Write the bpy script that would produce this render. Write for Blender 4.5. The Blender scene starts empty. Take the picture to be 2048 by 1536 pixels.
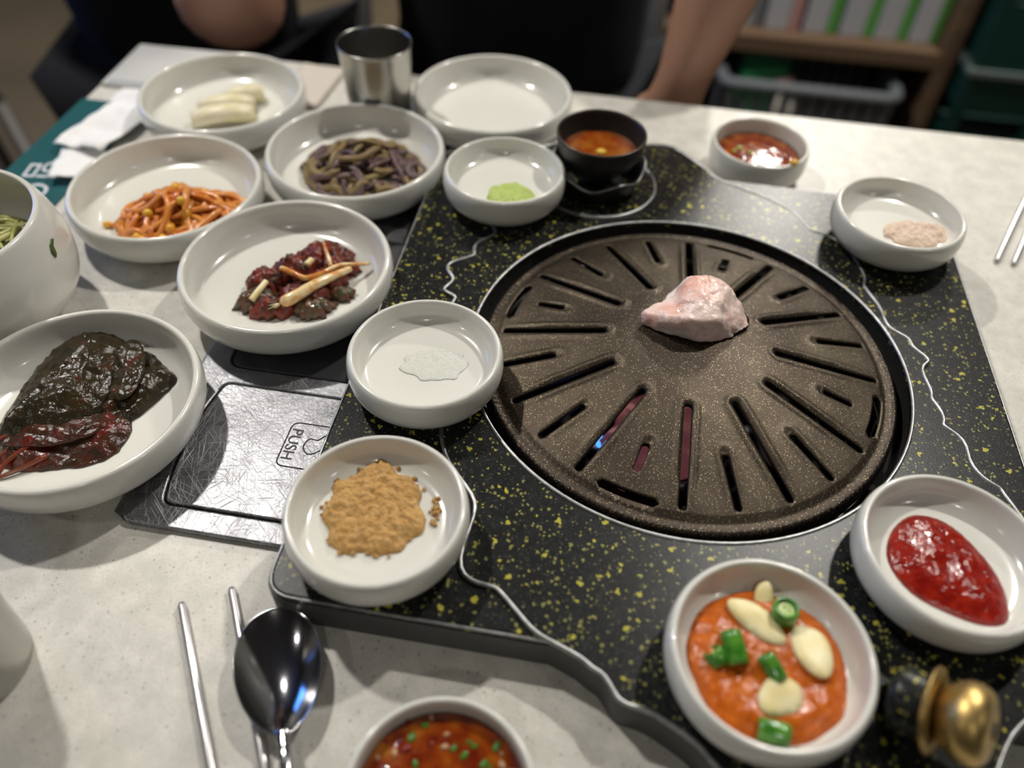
import bpy, bmesh, math, random
from math import sin, cos, pi, radians, sqrt, exp, atan2, hypot
from mathutils import Vector, Matrix, noise as mn
from mathutils.geometry import delaunay_2d_cdt
random.seed(7)
S = 0.01                      # everything below is written in centimetres
SC = bpy.context.scene
COL = SC.collection
ROT = radians(-7.5)           # heading of the table against the camera's heading
CU, SU = cos(ROT), sin(ROT)
def W(u, v, z=0.0):           # table coordinates -> world centimetres
    return Vector((u*CU - v*SU, u*SU + v*CU, z))

# ------------------------------------------------------------------ camera
cam_d = bpy.data.cameras.new('camera'); cam = bpy.data.objects.new('camera', cam_d); COL.objects.link(cam)
pitch, roll = radians(47.9076), radians(2.4815)
fw = Vector((0, cos(pitch), -sin(pitch))); up = Vector((0, sin(pitch), cos(pitch))); rt = Vector((1, 0, 0))
cr = rt*cos(roll) + up*sin(roll); cu = -rt*sin(roll) + up*cos(roll)
m = Matrix((cr, cu, -fw)).transposed().to_4x4(); m.translation = Vector((0, 0, .3869))
cam.matrix_world = m
cam_d.sensor_width = 36; cam_d.lens = 1587.74/2048*36; cam_d.clip_start = .02; cam_d.clip_end = 50
cam_d.dof.use_dof = True; cam_d.dof.focus_distance = .470; cam_d.dof.aperture_fstop = 2.9
SC.camera = cam
# ------------------------------------------------------------------ light
w = bpy.data.worlds.new('world'); SC.world = w; w.use_nodes = True
w.node_tree.nodes['Background'].inputs[0].default_value = (1.0, .96, .9, 1)
w.node_tree.nodes['Background'].inputs[1].default_value = .20
def lamp(x, y, z, power, size, col=(1, .955, .88), rot=None, sizey=None):
    d = bpy.data.lights.new('ceiling_lamp_light', 'AREA'); d.shape = 'DISK' if sizey is None else 'RECTANGLE'
    d.size = size*S
    if sizey: d.size_y = sizey*S
    d.energy = power; d.color = col
    o = bpy.data.objects.new('ceiling_lamp_light', d); COL.objects.link(o); o.location = (x*S, y*S, z*S)
    if rot: o.rotation_euler = rot
    return o
LAMPS = [(-84, 112, 25, 9), (84, 124, 25, 9), (108, 283, 54, 24), (-110, 260, 7, 12), (0, -120, 4, 12), (-170, -40, 4, 12), (170, -60, 4, 12)]  # the dim far-left lamp and those behind the viewer are added for highlights
for (x, y, p, sz) in LAMPS:
    lamp(x, y, 161.5, p, sz)
# a blue lit sign on the far left side of the room
lamp(-240, 175, 60, 10, 90, (.08, .28, 1), (radians(90), 0, radians(-100)), 60)
SC.view_settings.view_transform = 'Standard'; SC.view_settings.look = 'None'
SC.view_settings.gamma = 1; SC.view_settings.use_curve_mapping = False
SC.view_settings.exposure = 0.0

# ------------------------------------------------------------------ materials
class Mat:
    def __init__(s, name, col=(.5, .5, .5), rough=.5, metal=0, coat=0, sss=0, spec=.5, trans=0, ior=1.45, alpha=1):
        s.m = bpy.data.materials.new(name); s.m.use_nodes = True; s.t = s.m.node_tree
        s.b = s.t.nodes['Principled BSDF']; I = s.b.inputs
        I['Base Color'].default_value = (*col, 1); I['Roughness'].default_value = rough; I['Metallic'].default_value = metal
        I['Coat Weight'].default_value = coat; I['Coat Roughness'].default_value = .08
        I['Specular IOR Level'].default_value = spec; I['Transmission Weight'].default_value = trans; I['IOR'].default_value = ior
        I['Alpha'].default_value = alpha
        if sss: I['Subsurface Weight'].default_value = sss; I['Subsurface Radius'].default_value = (.008, .004, .002); I['Subsurface Scale'].default_value = .6
        s.col = col; s.tc = None
    def n(s, typ, **k):
        nd = s.t.nodes.new(typ)
        for a, b in k.items(): setattr(nd, a, b)
        return nd
    def l(s, a, b): s.t.links.new(a, b)
    def co(s):
        if not s.tc: s.tc = s.n('ShaderNodeTexCoord')
        return s.tc.outputs['Object']
    def noise(s, scale, detail=3, rough=.5, dist=0, stretch=None):
        nz = s.n('ShaderNodeTexNoise'); nz.inputs['Scale'].default_value = scale; nz.inputs['Detail'].default_value = detail
        nz.inputs['Roughness'].default_value = rough; nz.inputs['Distortion'].default_value = dist
        if stretch:
            m0 = s.n('ShaderNodeMapping'); m0.inputs['Rotation'].default_value = (0, 0, stretch[1]); s.l(s.co(), m0.inputs[0])
            mp = s.n('ShaderNodeMapping'); mp.inputs['Scale'].default_value = stretch[0]
            s.l(m0.outputs[0], mp.inputs[0]); s.l(mp.outputs[0], nz.inputs['Vector'])
        else: s.l(s.co(), nz.inputs['Vector'])
        return nz.outputs['Fac']
    def red(s, v):
        x = s.n('ShaderNodeSeparateColor'); s.l(v.outputs['Color'], x.inputs[0]); return x.outputs[0]
    def ramp(s, fac, stops):
        r = s.n('ShaderNodeValToRGB'); e = r.color_ramp.elements
        while len(e) < len(stops): e.new(.5)
        for el, (p, c) in zip(e, stops): el.position = p; el.color = (*c, 1) if len(c) == 3 else c
        s.l(fac, r.inputs[0]); return r.outputs[0]
    def mix(s, fac, a, b):
        x = s.n('ShaderNodeMix', data_type='RGBA')
        for i, v in ((0, fac), (6, a), (7, b)):
            if hasattr(v, 'is_output'): s.l(v, x.inputs[i])
            else: x.inputs[i].default_value = v if i == 0 else (*v, 1)
        return x.outputs[2]
    def math(s, op, a, b=0):
        x = s.n('ShaderNodeMath', operation=op)
        for i, v in ((0, a), (1, b)):
            if hasattr(v, 'is_output'): s.l(v, x.inputs[i])
            else: x.inputs[i].default_value = v
        return x.outputs[0]
    def base(s, o): s.l(o, s.b.inputs['Base Color']); return s
    def two(s, c2, scale, lo=.4, hi=.6, detail=3):
        return s.base(s.ramp(s.noise(scale, detail), [(lo, s.col), (hi, c2)]))
    def rnd(s, stops):                       # natural variation from piece to piece
        oi = s.n('ShaderNodeObjectInfo'); return s.base(s.ramp(oi.outputs['Random'], stops))
    def bump(s, scale, strength, dist=.001, detail=3, h=None):
        b = s.n('ShaderNodeBump'); b.inputs['Strength'].default_value = strength; b.inputs['Distance'].default_value = dist
        s.l(h if h is not None else s.noise(scale, detail), b.inputs['Height'])
        s.l(b.outputs[0], s.b.inputs['Normal']); return s
    def emit(s, col, st):
        s.b.inputs['Emission Color'].default_value = (*col, 1); s.b.inputs['Emission Strength'].default_value = st; return s
def simple(name, col, rough=.5, metal=0, **k): return Mat(name, col, rough, metal, **k)

M = {}
# table top: off-white engineered stone with soft mottling and fine grey specks
a = Mat('speckled_white_stone', (.58, .54, .47), .42)
c = a.ramp(a.noise(70, 4, .6), [(.35, (.53, .515, .465)), (.65, (.66, .64, .585))])
v = a.n('ShaderNodeTexVoronoi'); v.inputs['Scale'].default_value = 420; a.l(a.co(), v.inputs['Vector'])
sp = a.math('LESS_THAN', v.outputs['Distance'], a.math('MULTIPLY', a.math('SUBTRACT', a.red(v), .72), 1.25))
c = a.mix(a.math('MULTIPLY', sp, .6), c, (.2, .185, .155))
c = a.mix(a.math('MULTIPLY', a.ramp(a.noise(700, 2), [(.5, (0, 0, 0)), (.7, (1, 1, 1))]), .4), c, (.38, .35, .30))
a.base(c); a.bump(900, .12, .0003); M['table'] = a
M['edge'] = simple('table_edge_grey', (.35, .34, .32), .4)
M['ceramic'] = simple('white_glazed_ceramic', (.70, .695, .64), .2, coat=.5)
# black slab with yellow flecks
def slab_mat(name, base):
    a = Mat(name, base, .29, spec=.28)
    def flecks(scale, thr, k):
        v = a.n('ShaderNodeTexVoronoi'); v.inputs['Scale'].default_value = scale
        nz = a.n('ShaderNodeTexNoise'); nz.inputs['Scale'].default_value = scale*1.6; a.l(a.co(), nz.inputs['Vector'])
        mx = a.n('ShaderNodeMix', data_type='VECTOR'); mx.inputs[0].default_value = .006*170/scale
        a.l(a.co(), mx.inputs[4]); a.l(nz.outputs['Color'], mx.inputs[5]); a.l(mx.outputs[1], v.inputs['Vector'])
        return a.math('LESS_THAN', v.outputs['Distance'], a.math('MULTIPLY', a.math('SUBTRACT', a.red(v), thr), k))
    c = a.ramp(a.noise(260, 3), [(.4, base), (.7, tuple(x*1.9 for x in base))])
    c = a.mix(flecks(1000, .56, .85), c, (.10, .098, .08))
    c = a.mix(flecks(430, .48, .85), c, (.24, .23, .07))
    c = a.mix(flecks(200, .56, .78), c, (.42, .38, .05))
    a.base(c); a.bump(1400, .22, .0003); return a
M['slab'] = slab_mat('black_yellow_flecked_stone_coating', (.008, .0088, .009))
M['slabside'] = Mat('dark_grey_casting', (.06, .061, .06), .5).bump(900, .3, .0003)
M['worn'] = Mat('worn_bare_metal_edge', (.40, .40, .40), .4, .9).two((.26, .26, .26), 200, .4, .7)
# grill plate
a = Mat('bronze_brown_nonstick_coating', (.075, .06, .045), .42, .8)
c = a.ramp(a.noise(22, 3), [(.35, (.042, .031, .023)), (.7, (.074, .059, .041))])
ln = a.n('ShaderNodeVectorMath', operation='LENGTH'); a.l(a.co(), ln.inputs[0])
c = a.mix(a.ramp(ln.outputs['Value'], [(.03, (.55, .55, .55)), (.065, (0, 0, 0)), (.1275, (0, 0, 0)), (.1295, (.9, .9, .9))]), c, (.022, .016, .013))
v = a.n('ShaderNodeTexVoronoi'); v.inputs['Scale'].default_value = 1500; a.l(a.co(), v.inputs['Vector'])
sp = a.math('LESS_THAN', v.outputs['Distance'], a.math('MULTIPLY', a.math('SUBTRACT', a.red(v), .5), .75))
c = a.mix(a.math('MULTIPLY', sp, .6), c, (.70, .58, .34)); a.base(c); a.bump(2200, .35, .0004); M['plate'] = a
M['pitblack'] = simple('sooty_black', (.008, .008, .008), .7)
M['iron'] = Mat('black_cast_iron', (.018, .017, .016), .4).bump(700, .4, .0004)
# scratched steel
a = Mat('scratched_stainless_steel', (.30, .30, .31), .3, 1)
h = None
for k, (ang, sc) in enumerate([(.3, 70), (.75, 55), (1.25, 80), (1.7, 60), (2.3, 75), (2.9, 65)]):
    x = a.ramp(a.noise(1, 0, .5, 0, ((sc*.5, sc*30, 1), ang)), [(.72, (0, 0, 0)), (.80, (1, 1, 1))])
    h = x if h is None else a.math('MAXIMUM', h, x)
a.base(a.mix(h, a.ramp(a.noise(45, 4), [(.35, (.22, .22, .235)), (.65, (.34, .34, .36))]), (.55, .55, .55)))
a.l(a.math('ADD', .33, a.math('ADD', a.math('MULTIPLY', a.noise(70, 4), .2), a.math('MULTIPLY', h, .25))), a.b.inputs['Roughness'])
a.bump(1, .5, .0004, h=a.math('ADD', h, a.math('MULTIPLY', a.noise(400, 3), .9))); M['scratch'] = a
M['darksteel'] = Mat('dark_brushed_steel', (.16, .16, .17), .32, 1).bump(1, .2, .0002, h=None) if False else simple('dark_grey_steel', (.13, .13, .14), .34, .8)
M['steel'] = simple('polished_stainless_steel', (.55, .55, .57), .12, 1)
a = Mat('brushed_cup_steel', (.44, .43, .40), .27, 1); a.bump(1, .15, .0002, h=a.noise(1, 2, .5, 0, ((30, 30, 1400), 0))); M['cup'] = a
M['chopsteel'] = simple('satin_steel', (.62, .61, .62), .3, .85)
M['groove'] = simple('dark_groove', (.02, .02, .02), .5)
M['brass'] = Mat('worn_brass', (.62, .43, .16), .42, 1).two((.40, .28, .11), 130).bump(300, .2, .0005)
# food
M['sprout'] = Mat('chilli_seasoned_sprout', (.6, .2, .04), .3, coat=.4).rnd([(0, (.66, .19, .02)), (.5, (.74, .30, .06)), (1, (.50, .12, .015))])
M['bean'] = Mat('yellow_bean_head', (.75, .42, .03), .3, coat=.4).rnd([(0, (.78, .45, .03)), (1, (.70, .30, .02))])
M['namul'] = Mat('brown_purple_seasoned_stem', (.1, .06, .05), .45, coat=.1).rnd([(0, (.085, .045, .05)), (.3, (.14, .075, .06)), (.55, (.10, .06, .075)), (.75, (.20, .13, .055)), (1, (.24, .18, .06))])
M['radish'] = Mat('pale_radish', (.80, .74, .56), .35, sss=.3).two((.74, .66, .40), 60)
M['wasabi'] = Mat('minced_green_wasabi', (.38, .50, .10), .45).two((.50, .60, .18), 500).bump(700, .6, .002)
M['kred'] = Mat('kimchi_red_leaf', (.30, .035, .018), .33, coat=.15).bump(350, .8, .0012)
M['kred'].base(M['kred'].ramp(M['kred'].noise(150, 4), [(.34, (.03, .022, .008)), (.46, (.10, .014, .005)), (.64, (.20, .020, .006))]))
M['kgreen'] = Mat('kimchi_dark_green_leaf', (.045, .045, .015), .35, coat=.3).two((.10, .03, .010), 200).bump(350, .8, .0012)
M['scallion'] = Mat('cream_scallion_stem', (.75, .56, .27), .25, coat=.5)
M['scallion'].base(M['scallion'].ramp(M['scallion'].noise(110, 4), [(.45, (.76, .60, .32)), (.58, (.66, .28, .06)), (.70, (.48, .09, .02))]))
M['pdark'] = Mat('soy_pickled_perilla', (.024, .018, .009), .16, spec=.5)
M['pdark'].base(M['pdark'].ramp(M['pdark'].noise(90, 5), [(.3, (.016, .014, .008)), (.6, (.034, .024, .010)), (.78, (.09, .014, .008))])).bump(520, .6, .0008, 4)
M['pred'] = Mat('red_brown_pickled_perilla', (.06, .02, .01), .18, spec=.5)
M['pred'].base(M['pred'].ramp(M['pred'].noise(110, 5), [(.36, (.035, .018, .010)), (.55, (.065, .020, .011)), (.72, (.16, .010, .007))])).bump(520, .6, .0008, 4)
M['pstem'] = Mat('brown_leaf_stem', (.12, .035, .012), .3, coat=.4).two((.20, .03, .012), 120)
M['powder'] = Mat('roasted_soybean_powder', (.62, .38, .15), .9).two((.52, .29, .09), 260, .35, .65).bump(900, .8, .002, 4)
M['salt'] = Mat('damp_salt_grains', (.80, .78, .70), .25, spec=.7, sss=.2)
M['garlic'] = Mat('minced_garlic', (.72, .58, .42), .5).rnd([(0, (.70, .54, .42)), (1, (.70, .54, .42))]).bump(700, .8, .0015)
M['garlicslice'] = Mat('cream_garlic_slice', (.80, .68, .34), .4, sss=.2).two((.84, .74, .45), 80)
M['chilli'] = Mat('green_chilli_skin', (.035, .17, .012), .2, coat=.5).two((.09, .28, .03), 150)
M['chilliin'] = simple('pale_green_chilli_flesh', (.34, .48, .12), .35)
M['orange'] = Mat('orange_soybean_paste', (.56, .15, .02), .26, coat=.05, spec=.4)
M['orange'].base(M['orange'].ramp(M['orange'].noise(230, 5, .6), [(.35, (.40, .075, .006)), (.6, (.55, .125, .010)), (.75, (.60, .22, .04))])).bump(260, .6, .0012)
M['redsauce'] = Mat('dark_red_chilli_sauce', (.30, .022, .010), .16, coat=.3)
M['redsauce'].base(M['redsauce'].ramp(M['redsauce'].noise(200, 4), [(.4, (.20, .007, .004)), (.7, (.32, .018, .006))])).bump(330, .7, .0011)
M['broth'] = Mat('red_brown_dipping_sauce', (.20, .045, .008), .08, coat=.6)
M['broth'].base(M['broth'].ramp(M['broth'].noise(90, 4), [(.38, (.13, .012, .003)), (.55, (.24, .045, .004)), (.72, (.34, .12, .008))]))
M['broth'].bump(140, .35, .002)
M['potsauce'] = Mat('orange_brown_sauce', (.30, .09, .01), .1, coat=.6)
M['potsauce'].base(M['potsauce'].ramp(M['potsauce'].noise(90, 3), [(.38, (.22, .035, .004)), (.65, (.30, .10, .010))]))
M['meat'] = Mat('raw_pork_fat', (.80, .58, .50), .38, sss=.35, coat=.15)
M['meat'].base(M['meat'].ramp(M['meat'].noise(42, 3), [(.36, (.84, .72, .66)), (.56, (.82, .62, .56)), (.72, (.76, .42, .33))])).bump(160, .5, .003)
M['veg'] = Mat('pale_green_shoots', (.34, .36, .12), .35, coat=.3).rnd([(0, (.50, .48, .20)), (.5, (.38, .40, .12)), (1, (.62, .54, .28))])
M['veggreen'] = simple('dark_green_leaf_bit', (.06, .11, .02), .35)
M['paper'] = Mat('white_tissue', (.80, .80, .80), .8).bump(500, .2, .0004)
M['greypaper'] = simple('grey_printed_paper', (.50, .50, .49), .6)
M['ink'] = simple('grey_ink', (.33, .34, .37), .6)
M['card'] = simple('teal_laminated_card', (.02, .095, .105), .25)
M['white'] = simple('white_print', (.62, .62, .66), .5)
M['skin'] = Mat('skin', (.42, .235, .165), .5, sss=.25).bump(600, .15, .0004)
M['cloth'] = Mat('black_navy_cloth', (.006, .007, .012), .9).bump(700, .3, .0008)
M['hair'] = simple('black_hair', (.01, .009, .008), .5)
M['eye'] = simple('eye', (.05, .04, .035), .2)
M['lip'] = simple('lips', (.36, .14, .12), .5)
M['wood'] = Mat('brown_shelf_wood', (.15, .09, .05), .55); M['wood'].base(M['wood'].ramp(M['wood'].noise(1, 4, .6, 0, ((4, 60, 60), 0)), [(.3, (.12, .07, .04)), (.7, (.19, .12, .07))]))
M['floor'] = Mat('brown_floor', (.07, .05, .03), .5); M['floor'].base(M['floor'].ramp(M['floor'].noise(3, 4), [(.3, (.09, .07, .042)), (.7, (.13, .098, .058))]))
M['wall'] = Mat('dark_wall', (.07, .065, .06), .7).two((.08, .075, .07), 3)
M['ceiling'] = Mat('grey_ceiling', (.20, .19, .18), .8).two((.22, .21, .2), 2)
M['chairmetal'] = simple('grey_chair_metal', (.10, .095, .09), .4, .5)
M['seat'] = simple('dark_seat_vinyl', (.015, .017, .02), .5)
M['cartonwhite'] = simple('white_carton', (.50, .51, .54), .5)
M['cartongreen'] = simple('green_print', (.12, .40, .08), .5)
M['cartonpink'] = simple('pink_print', (.55, .30, .28), .5)
M['cartongrey'] = simple('grey_print', (.20, .21, .22), .5)
M['basket'] = simple('grey_basket_plastic', (.13, .14, .15), .5)
M['crate'] = simple('dark_green_crate_plastic', (.006, .045, .036), .4)
M['craterim'] = simple('pale_crate_lettering', (.14, .17, .16), .5)
M['flame'] = simple('blue_flame', (.02, .1, .5), .5).emit((.08, .35, 1), 1.6)
M['ember'] = simple('glowing_pink_ceramic', (.35, .14, .15), .6).emit((.8, .25, .28), .10)
M['housing'] = simple('lamp_housing', (.6, .6, .6), .4)
M['diff'] = simple('lamp_diffuser', (.8, .8, .8), .5).emit((1, .95, .87), 3)
M['oliveoil'] = simple('clear_sesame_oil_film', (.62, .58, .46), .06, coat=.8)

# ------------------------------------------------------------------ mesh helpers
class MB:
    def __init__(s): s.v = []; s.f = []
    def add(s, vs, fs):
        o = len(s.v); s.v += [tuple(x) for x in vs]; s.f += [tuple(i+o for i in f) for f in fs]; return s
    def box(s, x0, x1, y0, y1, z0, z1, taper=0):
        t = taper
        return s.add([(x0, y0, z0), (x1, y0, z0), (x1, y1, z0), (x0, y1, z0), (x0+t, y0+t, z1), (x1-t, y0+t, z1), (x1-t, y1-t, z1), (x0+t, y1-t, z1)],
                     [(3, 2, 1, 0), (4, 5, 6, 7), (0, 1, 5, 4), (1, 2, 6, 5), (2, 3, 7, 6), (3, 0, 4, 7)])
    def tube(s, path, rad, n=8, flat=1.0, closed=False):
        P = [Vector(p) for p in path]; R = rad if hasattr(rad, '__len__') else [rad]*len(P); L = len(P)
        vs = []; fs = []; upv = None
        for i, p in enumerate(P):
            a = P[(i-1) % L] if (i > 0 or closed) else p; b = P[(i+1) % L] if (i < L-1 or closed) else p
            d = (b-a); d = d.normalized() if d.length > 1e-9 else Vector((0, 0, 1))
            if upv is None: upv = Vector((0, 0, 1)) if abs(d.z) < .9 else Vector((1, 0, 0))
            x = d.cross(upv); x = x.normalized() if x.length > 1e-6 else Vector((1, 0, 0)); y = x.cross(d).normalized(); upv = y
            for k in range(n):
                t = 2*pi*k/n; vs.append(p + x*R[i]*cos(t) + y*R[i]*flat*sin(t))
        for i in range(L if closed else L-1):
            j = (i+1) % L
            for k in range(n):
                k2 = (k+1) % n; fs.append((i*n+k, i*n+k2, j*n+k2, j*n+k))
        if not closed: fs.append(tuple(range(n-1, -1, -1))); fs.append(tuple((L-1)*n+k for k in range(n)))
        return s.add(vs, fs)
    def lathe(s, prof, n=64, c=(0, 0, 0), wob=None):
        vs = []; fs = []; idx = []
        for (r, z) in prof:
            if r < 1e-4: idx.append([len(vs)]*n); vs.append((c[0], c[1], c[2]+z))
            else:
                idx.append(list(range(len(vs), len(vs)+n)))
                for k in range(n):
                    t = 2*pi*k/n; rr, zz = (r, z) if wob is None else wob(r, z, t)
                    vs.append((c[0]+rr*cos(t), c[1]+rr*sin(t), c[2]+zz))
        for i in range(len(prof)-1):
            for k in range(n):
                k2 = (k+1) % n; q = [idx[i][k], idx[i][k2], idx[i+1][k2], idx[i+1][k]]
                q = [x for j, x in enumerate(q) if x not in q[:j]]
                if len(q) > 2: fs.append(tuple(q))
        return s.add(vs, fs)
    def build(s, name, mat, parent=None, smooth=True, origin=None, bevel=0):
        me = bpy.data.meshes.new(name); o0 = Vector(origin) if origin is not None else Vector((0, 0, 0))
        me.from_pydata([((Vector(v)-o0)*S) for v in s.v], [], s.f); me.validate()
        bm = bmesh.new(); bm.from_mesh(me); bmesh.ops.recalc_face_normals(bm, faces=bm.faces[:])
        if bevel: bmesh.ops.bevel(bm, geom=bm.edges[:], offset=bevel*S, segments=2, affect='EDGES', profile=.6)
        bm.to_mesh(me); bm.free()
        return link(name, me, mat, parent, smooth, o0)
def link(name, me, mat, parent=None, smooth=True, o0=(0, 0, 0)):
    if mat is not None: me.materials.append(mat.m)
    if smooth: me.shade_smooth()
    o = bpy.data.objects.new(name, me); COL.objects.link(o); o.location = Vector(o0)*S
    if parent is not None: o.parent = parent
    return o
def tag(o, label, cat, group=None, kind=None):
    if label: o['label'] = label
    if cat: o['category'] = cat
    if group: o['group'] = group
    if kind: o['kind'] = kind
    return o
def thing(name, label, cat, loc=(0, 0, 0), rotz=0, group=None):
    o = bpy.data.objects.new(name, None); COL.objects.link(o); o.empty_display_size = .02
    o.location = Vector(loc)*S; o.rotation_euler = (0, 0, rotz); return tag(o, label, cat, group)
def spline(pts, k=5, closed=False):
    P = [Vector(p) for p in pts]; n = len(P); out = []
    for i in range(n if closed else n-1):
        g = (lambda j: P[j % n]) if closed else (lambda j: P[min(max(j, 0), n-1)])
        p0, p1, p2, p3 = g(i-1), g(i), g(i+1), g(i+2)
        for q in range(k):
            t = q/k
            out.append(.5*((2*p1)+(p2-p0)*t+(2*p0-5*p1+4*p2-p3)*t*t+(3*p1-p0-3*p2+p3)*t**3))
    if not closed: out.append(P[-1])
    return out
def roundpoly(pts, r, k=6):
    out = []; n = len(pts)
    for i in range(n):
        a, b, c = Vector(pts[i-1]), Vector(pts[i]), Vector(pts[(i+1) % n]); rr = r[i] if hasattr(r, '__len__') else r
        d1 = (a-b).normalized(); d2 = (c-b).normalized(); p = b+d1*rr; q = b+d2*rr
        for j in range(k+1):
            t = j/k; out.append(p*(1-t)**2 + b*2*t*(1-t) + q*t*t)
    return out
def circle(cx, cy, r, n=96): return [Vector((cx+r*cos(2*pi*i/n), cy+r*sin(2*pi*i/n))) for i in range(n)]
def extruded(name, outline, holes, z0, z1, bevel, mat, parent=None, smooth=False):
    """solid plate with holes and softened edges"""
    cv = bpy.data.curves.new(name, 'CURVE'); cv.dimensions = '2D'; cv.fill_mode = 'BOTH'
    for poly in [outline]+list(holes):
        sp = cv.splines.new('POLY'); sp.points.add(len(poly)-1); sp.use_cyclic_u = True
        for p, q in zip(sp.points, poly): p.co = (q[0]*S, q[1]*S, 0, 1)
    cv.extrude = ((z1-z0)/2-bevel)*S; cv.bevel_depth = bevel*S; cv.bevel_resolution = 2; cv.offset = -bevel*S
    tmp = bpy.data.objects.new('tmp', cv); COL.objects.link(tmp)
    bpy.context.view_layer.update()
    me = bpy.data.meshes.new_from_object(tmp.evaluated_get(bpy.context.evaluated_depsgraph_get()))
    bpy.data.objects.remove(tmp); me.materials.clear()
    me.transform(Matrix.Translation((0, 0, (z0+z1)/2*S)))
    o = link(name, me, mat, parent, smooth); return o
def inside(p, poly):
    x, y = p[0], p[1]; c = False; j = len(poly)-1
    for i in range(len(poly)):
        xi, yi = poly[i][0], poly[i][1]; xj, yj = poly[j][0], poly[j][1]
        if (yi > y) != (yj > y) and x < (xj-xi)*(y-yi)/(yj-yi)+xi: c = not c
        j = i
    return c
def edgedist(p, poly):
    best = 1e9; x, y = p[0], p[1]; j = len(poly)-1
    for i in range(len(poly)):
        ax, ay = poly[j][0], poly[j][1]; bx, by = poly[i][0]-ax, poly[i][1]-ay; L = bx*bx+by*by
        t = 0 if L == 0 else max(0, min(1, ((x-ax)*bx+(y-ay)*by)/L)); best = min(best, hypot(x-ax-bx*t, y-ay-by*t)); j = i
    return best
def sheetmb(outline, sp, top, bot):
    """closed body between height functions top(x,y,d) and bot(x,y,d); d = distance to the outline"""
    xs = [p[0] for p in outline]; ys = [p[1] for p in outline]; pts = [Vector((p[0], p[1])) for p in outline]; n = len(pts)
    y = min(ys)+sp/2; row = 0
    while y < max(ys):
        x = min(xs)+(sp/2 if row % 2 else 0)
        while x < max(xs):
            q = (x+random.uniform(-.12, .12)*sp, y+random.uniform(-.12, .12)*sp)
            if inside(q, outline) and edgedist(q, outline) > sp*.45: pts.append(Vector(q))
            x += sp
        y += sp*.87; row += 1
    r = delaunay_2d_cdt(pts, [], [list(range(n))], 1, 1e-5)
    vs, fs = r[0], [f for f in r[2]]; N = len(vs)
    D = [edgedist(v, outline) for v in vs]
    V = [(v[0], v[1], top(v[0], v[1], d)) for v, d in zip(vs, D)] + [(v[0], v[1], bot(v[0], v[1], d)) for v, d in zip(vs, D)]
    F = [tuple(f) for f in fs] + [tuple(i+N for i in reversed(f)) for f in fs]
    cnt = {}
    for f in fs:
        for i in range(len(f)):
            e = (f[i], f[(i+1) % len(f)]); k = (min(e), max(e)); cnt.setdefault(k, []).append(e)
    for k, l in cnt.items():
        if len(l) == 1: a, b = l[0]; F.append((b, a, a+N, b+N))
    return MB().add(V, F)
def nz(x, y, z=0, s=1): return mn.noise(Vector((x*s, y*s, z*s)))
def fbm(x, y, z=0, s=1, o=4): return sum(mn.noise(Vector((x*s*2**k, y*s*2**k, z+k*7.3)))/2**k for k in range(o))

# ------------------------------------------------------------------ room
def plane(name, pts, mat):
    o = MB().add(pts, [(0, 1, 2, 3)]).build(name, mat, smooth=False); o['kind'] = 'structure'; return o
X0, X1, Y0, Y1, Z0, Z1 = -330, 330, -230, 340, -75, 165
def slabbox(name, *b, mat): 
    o = MB().box(*b).build(name, mat, smooth=False); o['kind'] = 'structure'; return o
slabbox('floor', X0, X1, Y0, Y1, Z0-6, Z0, mat=M['floor'])
slabbox('ceiling', X0, X1, Y0, Y1, Z1, Z1+6, mat=M['ceiling'])
slabbox('wall_back', X0, X1, Y1, Y1+6, Z0, Z1, mat=M['wall'])
slabbox('wall_front', X0, X1, Y0-6, Y0, Z0, Z1, mat=M['wall'])
slabbox('wall_left', X0-6, X0, Y0, Y1, Z0, Z1, mat=M['wall'])
slabbox('wall_right', X1, X1+6, Y0, Y1, Z0, Z1, mat=M['wall'])

# ------------------------------------------------------------------ dining table (table coordinates u,v under an empty turned by ROT)
GC = (6.31, 37.05)           # centre of the grill
tb = thing('dining_table', 'long restaurant table with speckled off-white stone top under all the dishes', 'table', (0, 0, -75), ROT)
Z = 75
o = extruded('tabletop', roundpoly([(-50, -1), (74, -1), (74, 74.1), (-50, 74.1)], .8), [circle(*GC, 13.0)], Z-1.6, Z, .12, M['table'], tb)
MB().tube([(p[0], p[1], Z-1.9) for p in roundpoly([(-49.7, -.7), (73.7, -.7), (73.7, 73.8), (-49.7, 73.8)], .8)], .42, 8, closed=True).build('edge_band', M['edge'], tb)
for (x, y) in ((-44, 5), (68, 5), (-44, 68), (68, 68)):
    MB().lathe([(0, 0), (3.6, 0), (3.6, .8), (2.2, 1.4), (2.2, Z-2.4), (0, Z-2.4)], 20, (x, y, 0)).build('leg', M['chairmetal'], tb)

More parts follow.
